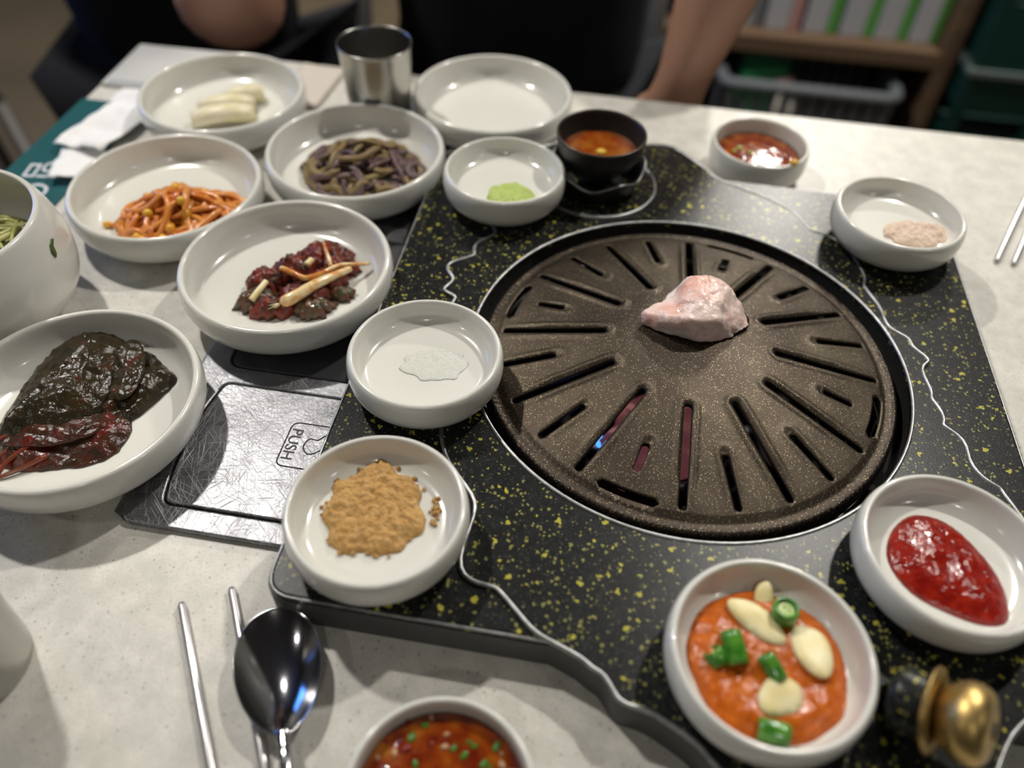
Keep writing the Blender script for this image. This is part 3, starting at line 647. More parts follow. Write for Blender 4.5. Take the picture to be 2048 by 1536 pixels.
# liquids
def liquid(name, cx, cy, z, r, mat, label, cat='sauce'):
    o = MB().lathe([(0, -.6), (r*.8, -.5), (r, 0), (r*.97, .03), (0, .03)], 64).build(name, mat, None); o.location = Vector((cx, cy, z))*S; return tag(o, label, cat)
def bits(n, cx, cy, z, R, spec, seed):
    random.seed(seed); placed = []
    for i in range(n):
        nm, mt, lab, ca, gr, r0, r1 = random.choice(spec)
        for _ in range(40):
            a, r = random.uniform(0, 2*pi), R*sqrt(random.random()); x, y = cx+r*cos(a), cy+r*sin(a); q = random.uniform(r0, r1)
            if all(hypot(x-p[0], y-p[1]) > q+p[2] for p in placed): break
        placed.append((x, y, q)); pts = wobbly(0, 0, q*1.25, q*.8, random.uniform(0, 3), .2, 14, i, 1)
        o = sheetmb(pts, q*.7, lambda x, y, d: .05+.5*min(d, .12), lambda x, y, d: -.05).build(nm, mt, None); o.location = Vector((x, y, z+.04))*S; tag(o, lab, ca, gr)
M['redbit'] = simple('red_chilli_skin', (.20, .010, .005), .25, coat=.3)
M['onion'] = simple('translucent_onion', (.50, .30, .17), .3, coat=.3)
M['yellowbit'] = simple('yellow_seed', (.7, .42, .05), .35)
liquid('dipping_sauce', -2.26, 9.28, 2.05, 3.68, M['broth'], 'oily red-brown sauce with green and white bits in the bottom dish')
def spec(w): return [('chopped_scallion', M['chilli'], 'small green scallion bit floating in the '+w, 'scallion bit', 'scallion bits in the '+w, .09, .2),
        ('chilli_flake', M['redbit'], 'small red chilli flake floating in the '+w, 'chilli flake', 'chilli flakes in the '+w, .08, .24),
        ('onion_bit', M['onion'], 'small pinkish white onion bit floating in the '+w, 'onion bit', 'onion bits in the '+w, .07, .2)]
bits(70, -2.26, 9.6, 2.04, 3.4, spec('dish at the bottom edge'), 4)
liquid('dipping_sauce', 20.31, 61.27, 1.75, 3.62, M['broth'], 'red-brown sauce with onion and chilli in the dish behind the grill')
bits(22, 20.4, 60.6, 1.79, 2.3, spec('dish behind the grill')[1:]+[('chopped_chilli', M['chilliin'], 'small olive green chilli bit floating in the dish behind the grill', 'chilli bit', 'green chilli bits behind the grill', .15, .35)], 9)
random.seed(11)
o = MB().lathe([(0, -.2), (.3, -.1), (.36, .1), (0, .28)], 12).build('yellow_crumb', M['yellowbit'], None); o.location = Vector((22.4, 58.0, 3.1))*S
tag(o, 'yellow crumb on the rim of the sauce dish behind the grill', 'crumb')

# kimchi
def crumple(name, cx, cy, z, ax, ay, rot, h, mat, label, cat, group, seed, amp=.45):
    pts = wobbly(0, 0, ax, ay, 0, .30, 56, seed, 3.4)
    f = lambda x, y, d: h*max(0, 1-(x/ax)**2*.7-(y/ay)**2*.7)+amp*(.6*fbm(x, y, seed*3.1, 1.1, 3)+.75*abs(fbm(x, y, seed*5.1, 1.9, 3)))*min(1, d/.3+.3)
    mb = sheetmb(pts, .12, lambda x, y, d: max(.12, f(x, y, d)+.12), lambda x, y, d: 0)
    o = mb.build(name, mat, None); o.location = Vector((cx, cy, z))*S; o.rotation_euler = (0, 0, rot); return tag(o, label, cat, group)
KG = 'kimchi leaves'
KZ = 1.56
kl = [(-14.0, 44.6, 1.9, 1.6, .4, 1.0, 'kred', 'dark red kimchi leaf clump at the back of its bowl'), (-12.7, 43.6, 1.3, 1.2, .9, .9, 'kred', 'red kimchi leaf clump at the right back of its bowl'),
      (-15.7, 43.0, 1.7, 1.3, .5, 1.0, 'kred', 'red kimchi leaf clump in the middle of its bowl'), (-17.4, 41.7, 1.4, 1.2, .2, .95, 'kred', 'bright red kimchi leaf clump on the left of its bowl'),
      (-17.6, 39.9, 1.4, 1.1, .1, .6, 'kgreen', 'dark green kimchi leaf clump at the near left'), (-16.2, 39.2, 1.6, .9, .2, .7, 'kred', 'red-brown kimchi leaf clump at the near side'),
      (-14.5, 40.6, 1.8, 1.3, .4, .8, 'kred', 'dark red kimchi leaf clump under the scallions'), (-13.7, 39.4, 1.4, .9, .3, .5, 'kgreen', 'dark green kimchi leaf clump at the near right'),
      (-13.3, 42.0, 1.5, 1.1, .5, .8, 'kred', 'red kimchi leaf clump on the right'), (-12.0, 41.0, .9, .7, .2, .35, 'kgreen', 'small dark green kimchi leaf at the right end')]
for i, (x, y, ax, ay, ro_, h, mt, lab) in enumerate(kl): crumple('kimchi_leaf', x, y, KZ, ax, ay, ro_, h+.3, M[mt], lab, 'kimchi leaf', KG, i+2)
def stem(name, pts, rad, mat, label, cat, group, roots=False, n=8, parent=None):
    p = spline([(q[0], q[1], q[2]+(.42 if parent is None else 0)) for q in pts], 4); R = [rad[0]+(rad[1]-rad[0])*(i/(len(p)-1)) for i in range(len(p))]
    if roots: R[0] *= .5; R[1] *= .85
    o = MB().tube(p, R, n).build(name, mat, None, origin=p[0]); tag(o, label, cat, group)
    if parent is not None: o.parent = parent; o.location = o.location-parent.location
    if roots:
        d = (p[0]-p[2]).normalized()
        for k in range(5):
            q = Vector((random.uniform(-.25, .25), random.uniform(-.25, .25), random.uniform(-.1, .25)))
            r = MB().tube([Vector((0, 0, 0)), d*.35+q*.6, d*.75+q], [.05, .035, .015], 5).build('root', M['garlicslice'], o)
    return o
SG = 'cream scallion stems in the kimchi'
stem('scallion_stem', [(-15.6, 38.9, 2.2), (-14.6, 39.6, 2.4), (-13.7, 40.5, 2.5), (-12.9, 41.4, 2.4), (-12.2, 42.3, 2.2), (-11.7, 43.0, 2.0)], (.46, .22), M['scallion'], 'thick scallion bulb with roots at the front of the kimchi', 'scallion', SG, True, 12)
stem('scallion_stem', [(-16.2, 42.0, 2.6), (-15.2, 41.4, 2.75), (-14.3, 41.0, 2.7), (-13.3, 41.6, 2.7), (-12.4, 42.7, 2.5), (-11.3, 43.4, 2.1), (-10.5, 43.9, 1.8)], (.22, .12), M['scallion'], 'long curved scallion stem arching over the kimchi to the right', 'scallion', SG, False, 10)
stem('scallion_stem', [(-17.7, 39.3, 2.0), (-17.3, 40.0, 2.3), (-17.0, 40.8, 2.4)], (.24, .2), M['garlicslice'], 'short pale scallion stub on the near left of the kimchi', 'scallion', SG, False, 10)
stem('scallion_stem', [(-13.8, 44.8, 2.7), (-13.5, 44.0, 2.8), (-13.1, 43.1, 2.7), (-12.9, 42.5, 2.5)], (.12, .16), M['scallion'], 'thin yellow scallion shred at the back of the kimchi', 'scallion', SG)
stem('scallion_stem', [(-14.6, 42.6, 2.5), (-14.3, 43.1, 2.6)], (.26, .22), M['garlicslice'], 'short pale scallion stub in the middle of the kimchi', 'scallion', SG)
stem('kimchi_stalk', [(-12.6, 44.4, 1.9), (-12.3, 44.9, 2.3), (-12.0, 44.5, 2.2)], (.05, .05), M['pstem'], 'thin dark curled stalk at the back of the kimchi', 'stalk', None)
stem('kimchi_stalk', [(-12.8, 40.9, 1.6), (-11.7, 41.2, 1.5), (-11.1, 41.3, 1.4)], (.2, .17), M['kgreen'], 'short dark green stalk at the right end of the kimchi', 'stalk', None)

# pickled perilla leaves
LV = []
def leaf(name, pts, base, h, amp, mat, label, seed, midrib=None, s=.5):
    ol = [Vector((p[0]+.12*nz(p[0], p[1], seed, 2.3), p[1]+.12*nz(p[1], p[0], seed, 2.3))) for p in spline([(x, y, 0) for x, y in pts], 8, True)]
    def top(x, y, d):
        z = base + h*min(1, d/2.0)**.6 + (amp*fbm(x, y, seed*2.7, s, 4)+.16*abs(fbm(x, y, seed, 1.7, 3)))*min(1, d/.5+.25)
        if midrib:
            (ax, ay), (bx, by) = midrib; L = hypot(bx-ax, by-ay); tx, ty = (bx-ax)/L, (by-ay)/L; al = (x-ax)*tx+(y-ay)*ty; ac = -(x-ax)*ty+(y-ay)*tx
            if -1 < al < L+1: z += .14*exp(-(ac/.16)**2) + .07*exp(-((((al-abs(ac)*.9) % 1.3)-.65)/.13)**2)*min(1, abs(ac))
        return z
    o = sheetmb(ol, .16, lambda x, y, d: max(base+.1, top(x, y, d)), lambda x, y, d: base-.02 if d < .3 else max(base-.02, top(x, y, d)-.5)).build(name, mat, None, origin=(pts[0][0], pts[0][1], base))
    LV.append(o); return tag(o, label, 'pickled leaf', 'dark pickled perilla leaves')
PZ = 1.56
leaf('perilla_leaf', [(-29.2, 26.2), (-27.4, 25.3), (-25, 25.6), (-23.1, 26.2), (-22.3, 27.4), (-22.5, 29.2), (-24.5, 30.4), (-27, 30.2), (-29, 28.8)], PZ, .7, .35, M['pred'], 'red-brown pickled leaf lowest and nearest in the left bowl', 1, ((-29, 26.4), (-23, 28)))
leaf('perilla_leaf', [(-24.2, 28.6), (-22.7, 29.0), (-21.4, 30.9), (-20.8, 32.6), (-21.9, 33.6), (-23.4, 34.9), (-25, 34.4), (-25.3, 31.5)], PZ+.05, .9, .42, M['pdark'], 'dark folded pickled leaf pointing right in the left bowl', 2, ((-25, 31), (-21, 32.8)), .6)
leaf('perilla_leaf', [(-29.3, 27.0), (-26.8, 27.2), (-24.6, 28.8), (-23.9, 30.8), (-23.9, 33.2), (-24.8, 35.2), (-26.3, 36.1), (-27.9, 35.7), (-29.2, 33.4), (-29.6, 30.5)], PZ+.35, 1.35, .30, M['pdark'], 'largest dark glossy pickled leaf on top in the left bowl', 3, ((-29, 27), (-26, 35)), .45)
leaf('perilla_leaf', [(-24.9, 33.6), (-24.2, 32.0), (-23.7, 30.2), (-22.7, 30.2), (-22.4, 32.2), (-23.2, 34.3), (-24.2, 34.9)], PZ+1.0, .6, .40, M['pdark'], 'small black folded leaf between the top leaf and the right-pointing leaf', 4, None, .8)
leaf('perilla_leaf', [(-28.6, 26.6), (-26.0, 26.6), (-23.8, 27.6), (-23.5, 28.5), (-25.5, 28.6), (-28, 28)], PZ+.75, .45, .30, M['pred'], 'narrow red-brown leaf fold under the largest leaf', 5, None, .8)
for i, (p, lab) in enumerate([([(-27.2, 27.4, 2.0), (-28.4, 26.2, 1.8), (-29.3, 25.0, 1.7), (-29.9, 23.9, 2.1)], 'thin brown leaf stem leftmost at the near left of the bowl'), ([(-27, 26.9, 2.0), (-28.0, 25.6, 1.8), (-28.4, 24.7, 1.5), (-29.0, 24.0, 1.7)], 'brown leaf stem second from the left'),
        ([(-26, 26.1, 1.8), (-27.2, 25.3, 1.6), (-28.3, 24.6, 1.6), (-29.3, 24.2, 1.9)], 'brown leaf stem nearest the viewer'), ([(-27.6, 28.2, 2.2), (-29, 26.8, 2.1), (-30.2, 26.2, 2.1), (-31, 25.9, 2.4)], 'reddish leaf stem reaching the left rim')]):
    p = [(x, y, z+.25) for x, y, z in p]; stem('stem', p, (.16, .08), M['pstem'], None, None, None, parent=LV[(2, 0, 4, 2)[i]])
o = sheetmb([Vector(p[:2]) for p in spline([(-23.1, 36.0, 0), (-22.6, 35.4, 0), (-22.2, 34.9, 0), (-22.5, 34.4, 0), (-23.0, 34.7, 0), (-22.9, 35.3, 0)], 4, True)], .12, lambda x, y, d: PZ+.07+.1*d, lambda x, y, d: PZ-.02).build('chilli_smear', M['scallion'], None, origin=(-22.6, 35.2, PZ))
tag(o, 'orange-red chilli smear on the bowl floor behind the dark leaves', 'smear')

# raw meat
def P3(px, py, Y):            # measured points of the lump, on the upright plane Y = const
    d = fw*1587.74+cr*(px-1024)+cu*(768-py); t = Y/d.y; q = Vector((0, 0, 38.69))+d*t; return q
mp = [P3(*q) for q in [(1281, 630, 37.2), (1285, 652, 36.8), (1320, 664, 36.4), (1375, 668, 35.9), (1388, 692, 35.6), (1430, 694, 35.8), (1462, 683, 36.2), (1490, 664, 37), (1489, 645, 37.8), (1468, 600, 38.9), (1452, 572, 39.0),
      (1430, 560, 39.0), (1395, 552, 39.0), (1380, 552, 39.5), (1345, 595, 38.6), (1322, 628, 37.8), (1380, 640, 35.7), (1430, 640, 35.7), (1400, 600, 37.0), (1440, 600, 37.4)]]
mp += [Vector((11, 40.6, 4.2)), Vector((13.8, 40.4, 4.2)), Vector((10.2, 37.8, 4.1)), Vector((14.6, 38, 4.1)), Vector((12.6, 40.2, 5.4)), Vector((11.3, 36.4, 4.05)), Vector((13.6, 36.4, 4.05))]
bm = bmesh.new()
for q in mp: bm.verts.new(q*S)
h = bmesh.ops.convex_hull(bm, input=bm.verts[:])
bmesh.ops.delete(bm, geom=[g for g in h['geom_interior'] if isinstance(g, bmesh.types.BMVert)], context='VERTS')
for _ in range(4):
    bmesh.ops.subdivide_edges(bm, edges=bm.edges[:], cuts=1, use_grid_fill=True)
    bmesh.ops.triangulate(bm, faces=bm.faces[:])
    if _ == 1: bmesh.ops.smooth_vert(bm, verts=bm.verts[:], factor=.3, use_axis_x=True, use_axis_y=True, use_axis_z=True)
bm.normal_update(); dent = P3(1338, 598, 38.4)
for q in bm.verts:
    c = q.co/S; q.co += q.normal*S*(.14+.16*fbm(c.x, c.y, c.z, .6, 4)+.05*nz(c.x, c.y, c.z, 2.2))
    dd = (c-dent).length; q.co -= q.normal*S*.55*exp(-(dd/1.1)**2)
    q.co += q.normal*S*.10*abs(fbm(c.x, c.y, c.z, 1.3, 3))
    if q.co.z < .041: q.co.z = .041
me = bpy.data.meshes.new('raw_pork'); bm.to_mesh(me); bm.free()
o = link('raw_pork', me, M['meat']); tag(o, 'single lump of pale pink raw pork fat in the middle of the grill plate', 'meat')

# ------------------------------------------------------------------ iron pot of sauce
pc = W(-1.2, 55.0)
pt_ = thing('iron_pot', 'small black iron pot of orange-brown sauce beyond the grill plate', 'pot', (pc.x, pc.y, 2.62))
MB().lathe([(0, 1.0), (1.9, 1.0)]+prof([(2.1, 1.15), (2.7, 2.0), (3.15, 3.0), (3.35, 3.9), (3.45, 4.25), (3.35, 4.4), (3.22, 4.25), (3.1, 3.7), (2.85, 2.9), (2.4, 1.9)])+[(1.6, 1.4), (0, 1.35)], 64).build('pot_body', M['iron'], pt_)
MB().tube([(3.36*cos(t*pi/32), 3.36*sin(t*pi/32), 4.36) for t in range(64)], .09, 6, closed=True).build('worn_rim', Mat('worn_iron_rim', (.10, .09, .07), .35, .7), pt_)
# wavy stand
def wv(t): return .32*sin(t*5+1.0)
vs = []; fs = []; n = 120
for k in range(n):
    t = 2*pi*k/n
    for (r, z) in ((2.9, 0), (3.3, 1.5+wv(t)), (3.62, 1.62+wv(t)), (3.5, 1.3+wv(t)), (3.15, 0)): vs.append((r*cos(t)*(1+.03*sin(t*5+1)), r*sin(t)*(1+.03*sin(t*5+1)), z))
for k in range(n):
    for j in range(5): fs.append((k*5+j, k*5+(j+1) % 5, ((k+1) % n)*5+(j+1) % 5, ((k+1) % n)*5+j))
MB().add(vs, fs).build('wavy_stand', M['iron'], pt_)
MB().tube([(3.58*cos(2*pi*k/n)*(1+.03*sin(2*pi*k/n*5+1)), 3.58*sin(2*pi*k/n)*(1+.03*sin(2*pi*k/n*5+1)), 1.63+wv(2*pi*k/n)) for k in range(n)], .09, 6, closed=True).build('worn_stand_edge', M['worn'], pt_)
liquid('pot_sauce', pc.x, pc.y, 2.62+2.9, 2.9, M['potsauce'], 'orange-brown sauce inside the small black iron pot')
o = MB().lathe([(0, -.1), (.4, -.05), (.45, .05), (0, .15)], 12).build('garlic_piece', M['yellowbit'], None); o.location = Vector((pc.x+.1, pc.y-.3, 5.56))*S
tag(o, 'yellowish garlic piece floating in the iron pot sauce', 'garlic piece')

# ------------------------------------------------------------------ brass knob at the near right corner
kc = W(14.9, 15.9)
kn = thing('gas_valve_knob', 'round brass knob on a black speckled barrel at the bottom right corner', 'knob', (kc.x, kc.y, 2.6))
ax = Vector((.74, -.50, .46)).normalized(); kq = ax.to_track_quat('Z', 'Y')
def axial(mb): mb.v = [tuple(kq @ Vector(q) + Vector((0, 0, 1.6))) for q in mb.v]; return mb
axial(MB().lathe([(0, .5), (1.25, .5)]+prof([(1.42, .6), (1.5, .9), (1.42, 1.5), (1.35, 1.9)])+[(1.2, 2.0), (0, 2.0)], 32)).build('barrel', M['slab'], kn)
axial(MB().lathe([(1.1, 1.9)]+prof([(1.75, 1.9), (1.88, 2.05), (1.75, 2.2)])+[(1.1, 2.2), (1.1, 1.9)], 40)).build('collar', M['brass'], kn)
axial(MB().lathe([(0, 2.1), (1.0, 2.1)]+prof([(1.1, 2.3), (1.4, 2.7), (1.66, 3.2), (1.64, 3.75), (1.35, 4.15), (.8, 4.3)])+[(.42, 4.28), (.40, 3.8), (0, 3.75)], 40)).build('brass_cap', M['brass'], kn)
axial(MB().lathe([(0, 4.28), (.38, 4.30), (.36, 4.1), (0, 4.05)], 20)).build('cap_hole', M['pitblack'], kn)  # black plug in the recess paints the shade inside the hole
MB().box(.5, 2.3, -2.0, .9, 0, 1.5, .2).build('mount', M['slab'], kn, False, bevel=.15)

# ------------------------------------------------------------------ cups
CP = [(0, .25), (2.3, .25), (2.5, 0), (2.62, 0)]+prof([(2.68, .2), (2.76, 2), (2.92, 4.5), (3.08, 6.6), (3.14, 7.5), (3.22, 7.65), (3.2, 7.8), (3.1, 7.78), (3.04, 7.5), (2.96, 6.4), (2.8, 4), (2.62, .6)])+[(2.3, .4), (0, .38)]
for (x, y, lab) in ((-12.95, 66.3, 'brushed steel cup between the stem bowl and the empty bowl'), (-25.6, 14.9, 'steel cup cut off at the lower left edge')):
    o = MB().lathe(CP, 64).build('steel_cup', M['cup'], None); o.location = Vector((x, y, .02))*S; tag(o, lab, 'cup', 'steel cups')

# ------------------------------------------------------------------ spoon and chopsticks
def sp_h(x, y, L, Wd):
    q = (x/L)**2+(y/Wd)**2; return -1.0*max(0, 1-q)
sp_o = [Vector((3.15*cos(t), 2.05*sin(t)*(1-.12*cos(t)))) for t in [2*pi*i/60 for i in range(60)]]
sp = thing('spoon', 'round polished steel spoon at the lower left beside the grill corner', 'spoon', (-10.55, 14.95, 1.25), radians(-72.5))
vs = []; fs = []; K = 12; n = len(sp_o)
for off in (.05, -.09):
    o = len(vs); vs.append((0, 0, sp_h(0, 0, 3.15, 2.05)+off))
    for k in range(1, K+1):
        q = sin(k/K*pi/2)
        for p in sp_o: vs.append((p[0]*q, p[1]*q, -1.0*(1-q*q)+off*(1 if k < K else .8)))
    for i in range(n):
        i2 = (i+1) % n; fs.append((o, o+1+i, o+1+i2))
        for k in range(K-1): fs.append((o+1+k*n+i, o+1+(k+1)*n+i, o+1+(k+1)*n+i2, o+1+k*n+i2))
H_ = 1+K*n
for i in range(n): i2 = (i+1) % n; a_ = 1+(K-1)*n; fs.append((a_+i, H_+a_+i, H_+a_+i2, a_+i2))
MB().add(vs, fs).build('spoon_bowl', M['steel'], sp)
MB().tube(spline([(2.95, 0, 0), (3.6, 0, .12), (4.6, 0, .25), (8, 0, .3), (12, 0, .1), (16, 0, -.5)], 4), [.42]+[.32]*3+[.27]*6+[.33]*6+[.42]*5, 10, .45).build('handle', M['steel'], sp)
def chop(a, b, r, label, z=.25, group='steel chopsticks'):
    a, b = Vector(a), Vector(b); d = b-a; o = MB().tube([Vector((0, 0, 0)), d*.01, d*.5, d*.99, d], [r*.6, r*.85, r, r*1.15, r*.9], 10, .75).build('chopstick', M['chopsteel'], None, smooth=True)
    o.location = Vector((a.x, a.y, z))*S; return tag(o, label, 'chopstick', group)
chop((-16.56, 18.54, 0), (-8.6, 2.1, 0), .26, 'steel chopstick left of the spoon, standing clear of it')
chop((-14.23, 19.5, 0), (-6.7, 2.4, 0), .26, 'steel chopstick running under the spoon bowl')
chop((37.4, 49.9, 0), (49.2, 67.7, 0), .25, 'far right steel chopstick lying nearer the grill')
chop((38.6, 49.6, 0), (50.3, 67.2, 0), .25, 'far right steel chopstick at the frame edge')

# ------------------------------------------------------------------ papers, card, napkin
mc = thing('menu_card', 'teal laminated card with white lettering on the left table edge', 'card', W(-47.2, 51, .02), ROT)
MB().box(-2.9, 3.6, -12.5, 11.6, 0, .12).build('card_sheet', M['card'], mc, False)
text('힘', 3.3, M['white'], mc, (-.1, .0, .13), radians(-90)+.15, .01)
text('은', 3.0, M['white'], mc, (2.2, .8, .13), radians(-90)+.15, .01)
text('O', 3.0, M['white'], mc, (.9, -3.0, .13), radians(-90), .02)
def sheetobj(name, u0, u1, v0, v1, z, th, amp, mat, label, cat, rz=0, sp=.5, seed=1):
    cu_, cv_ = (u0+u1)/2, (v0+v1)/2; w2, h2 = (u1-u0)/2, (v1-v0)/2
    pl = []
    for (a, b, c_, d_) in ((-w2, -h2, w2, -h2), (w2, -h2, w2, h2), (w2, h2, -w2, h2), (-w2, h2, -w2, -h2)):
        for i in range(8): pl.append(Vector((a+(c_-a)*i/8, b+(d_-b)*i/8)))
    f = lambda x, y: amp*(.5+.5*fbm(x, y, seed, .35, 3))
    o = sheetmb(pl, sp, lambda x, y, d: th+max(0, f(x, y)), lambda x, y, d: max(0, f(x, y))).build(name, mat, None)
    c_ = W(cu_, cv_, z); o.location = c_*S; o.rotation_euler = (0, 0, ROT+rz); return tag(o, label, cat)
sheetobj('paper_napkin', -47.0, -42.2, 53.5, 63.4, .18, .06, 1.3, M['paper'], 'crumpled white paper napkin over the teal card', 'napkin', -.12, .45, 3)
sheetobj('paper_napkin', -46.2, -42.6, 49.6, 54.3, .18, .06, .9, M['paper'], 'small folded white napkin end on the teal card, nearer than the crumpled one', 'napkin', .3, .45, 8)
bk = thing('grey_booklet', 'thin grey printed booklet on the far left table corner', 'booklet', W(-43.6, 69.6, .02), ROT+.02)
MB().box(-6.1, 6.1, -4.2, 4.2, 0, .35).build('cover', M['greypaper'], bk, False, bevel=.05)
MB().box(-5.6, 5.4, -4.0, -3.3, .35, .37).build('printed_band', M['ink'], bk, False)  # darker band paints the shade line along the booklet's near edge
sheetobj('paper_sheet', -47.5, -41.8, 62.6, 65.6, .05, .05, .1, M['paper'], 'flat white paper sheet between booklet and napkin', 'paper')
sheetobj('paper_sheet', -32.4, -28.0, 65.5, 73.2, .03, .3, .15, Mat('cream_paper', (.56, .50, .44), .7), 'cream paper sheet between the radish bowl and the steel cup', 'paper', -.06)
sheetobj('paper_sheet', -41.5, -36.5, 48.3, 51.5, .03, .05, .3, M['paper'], 'white paper corner showing between deep bowl and sprout bowl', 'paper', -.5)

# ------------------------------------------------------------------ people
def skin(name, V, E, R, mat, parent, sub=2, root=0):
    me = bpy.data.meshes.new(name); me.from_pydata([Vector(v)*S for v in V], E, []); o = bpy.data.objects.new(name, me); COL.objects.link(o)
    md = o.modifiers.new('s', 'SKIN'); md.use_smooth_shade = True; md2 = o.modifiers.new('d', 'SUBSURF'); md2.levels = sub; md2.render_levels = sub
    for i, r in enumerate(R):
        q = me.skin_vertices[0].data[i]; q.radius = (r[0]*S, r[1]*S) if hasattr(r, '__len__') else (r*S, r*S)
        q.use_root = (i == root)
    bpy.context.view_layer.update()
    m2 = bpy.data.meshes.new_from_object(o.evaluated_get(bpy.context.evaluated_depsgraph_get())); bpy.data.objects.remove(o)
    m2.materials.clear(); return link(name, m2, mat, parent)
def person(label, u, v, elbL, wrL, hdL, elbR, wrR, hdR, shz=36, lean=0):
    """seated figure facing the viewer (towards -v); coordinates are table coordinates"""
    t = thing('person', label, 'person', W(u, v, -75), ROT)
    def L(p): return (p[0]-u, p[1]-v, p[2]+75)
    V = []; E = []; R = []
    def add(p, r, par=None):
        V.append(L(p)); R.append(r); 
        if par is not None: E.append((par, len(V)-1))
        return len(V)-1
    pel = add((u, v+4, -22), (14, 11)); wa = add((u, v+2, -4), (13, 9.5), pel); ch = add((u, v, 20), (14.5, 10), wa)
    nb = add((u, v, shz-1), (8, 6.5), ch); nk = add((u, v-1, shz+6), 5, nb); hd = add((u, v-3, shz+15), (8, 9.5), nk); hd2 = add((u, v-2, shz+24), (7, 8), hd)
    arms = []
    for (sx, el, wr, ha) in ((-1, elbL, wrL, hdL), (1, elbR, wrR, hdR)):
        sh = add((u+sx*16, v, shz-4), 6, nb); m1 = add(((u+sx*16+el[0])/2, (v+el[1])/2, (shz-4+el[2])/2), 4.9, sh); e = add(el, 6.4 if shz and el[2] < 3 else 4.8, m1)
        f1 = add(tuple(el[i]*.65+wr[i]*.35 for i in range(3)), 5.0, e); wq = add(wr, (2.9, 2.3), f1)
        dv = (Vector(ha)-Vector(wr)); pm = add(tuple(Vector(wr)+dv*.5), (3.6, 1.6), wq); arms.append((sh, m1, e))
        side = dv.cross(Vector((0, 1, .3))).normalized() if abs(dv.normalized().y) < .9 else Vector((1, 0, 0))
        for k in range(4):
            b = Vector(ha)+side*(k-1.5)*1.9; ln = (6.5, 7.5, 7.0, 5.5)[k]; d1 = dv.normalized()
            i1 = add(tuple(b), .9, pm); i2 = add(tuple(b+d1*ln*.5+Vector((0, -.6, -.6))), .8, i1); add(tuple(b+d1*ln*.85+Vector((0, -1.2, -2))), .65, i2)
        th_ = Vector(wr)+dv*.4-side*3.4; i1 = add(tuple(th_), 1.1, pm); add(tuple(th_+dv.normalized()*3.5-side*1.2), .85, i1)
    legs = []
    for sx in (-1, 1):
        hp = add((u+sx*9, v+2, -24), 8.5, pel); kn_ = add((u+sx*9.5, v-14, -22), 6.4, hp); an = add((u+sx*11, v-14, -66), 3.8, kn_); ft = add((u+sx*12, v-26, -72), (4, 2.4), an); legs.append((hp, kn_, an))
    skin('body', V, E, R, M['skin'], t)
    # shirt and trousers
    V2_, E2, R2 = [], [], []
    def a2(p, r, par=None):
        V2_.append(p); R2.append(r)
        if par is not None: E2.append((par, len(V2_)-1))
        return len(V2_)-1
    p0 = a2(V[pel], (18, 13.5)); w0 = a2(V[wa], (17.8, 12.3), p0); c0 = a2(V[ch], (17.8, 12.2), w0); n0 = a2(V[nb], (10, 8.5), c0); a2((V[nk][0], V[nk][1], V[nk][2]-2.5), 6.2, n0)
    for (sh, m1, e) in arms: q = a2(V[sh], 8, n0); a2(tuple(Vector(V[sh]).lerp(Vector(V[m1]), .9)), 7, q)
    skin('shirt', V2_, E2, R2, M['cloth'], t)
    V2_, E2, R2 = [], [], []
    p0 = a2(V[pel], (17, 13))
    for (hp, k_, an) in legs: q = a2(V[hp], 9.5, p0); q = a2(V[k_], 8.0, q); a2(tuple(Vector(V[k_]).lerp(Vector(V[an]), .9)), 6, q)
    skin('trousers', V2_, E2, R2, M['cloth'], t)
    hz = V[hd]
    MB().lathe([(0, 13), (5, 12.2), (8.4, 9.5), (9.6, 6), (9.5, 3.5), (8.6, 3.6), (8.4, 6), (0, 9)], 32, (hz[0], hz[1]+1.4, hz[2]+1)).build('hair', M['hair'], t)
    for sx in (-1, 1):
        MB().lathe([(0, -.7), (.9, -.4), (1.1, 0), (.9, .4), (0, .7)], 12, (hz[0]+sx*3.2, hz[1]-8.9, hz[2]+2.5)).build('eye', M['eye'], t)
        MB().lathe([(0, -2.6), (.7, -1.8), (1.0, 0), (.7, 2), (0, 2.8)], 10, (hz[0]+sx*8.4, hz[1]+.4, hz[2]+1.5)).build('ear', M['skin'], t)
    MB().tube([(hz[0], hz[1]-8.6, hz[2]+3), (hz[0], hz[1]-10, hz[2]+.4), (hz[0], hz[1]-9.2, hz[2]-.6)], [.6, 1.2, .9], 10).build('nose', M['skin'], t)
    MB().tube([(hz[0]-2.3, hz[1]-8.3, hz[2]-3.6), (hz[0], hz[1]-9, hz[2]-3.8), (hz[0]+2.3, hz[1]-8.3, hz[2]-3.6)], [.3, .7, .3], 8).build('mouth', M['lip'], t)
    return t
person('person in black shirt opposite the grill, bare forearm down behind the table edge', -14.5, 102,
       (-27, 113, 6), (-16, 117, -8), (-12, 118, -10), (10.3, 82.5, 22), (5.6, 79.2, -1), (5.2, 80, -7.5))
person('person in dark clothes at the far left corner resting a bare elbow on the table', -62.5, 103,
       (-76, 113, 6), (-66, 117, -8), (-62, 118, -10), (-42.8, 80.0, -1.4), (-40.4, 82, 28), (-40, 81, 35))

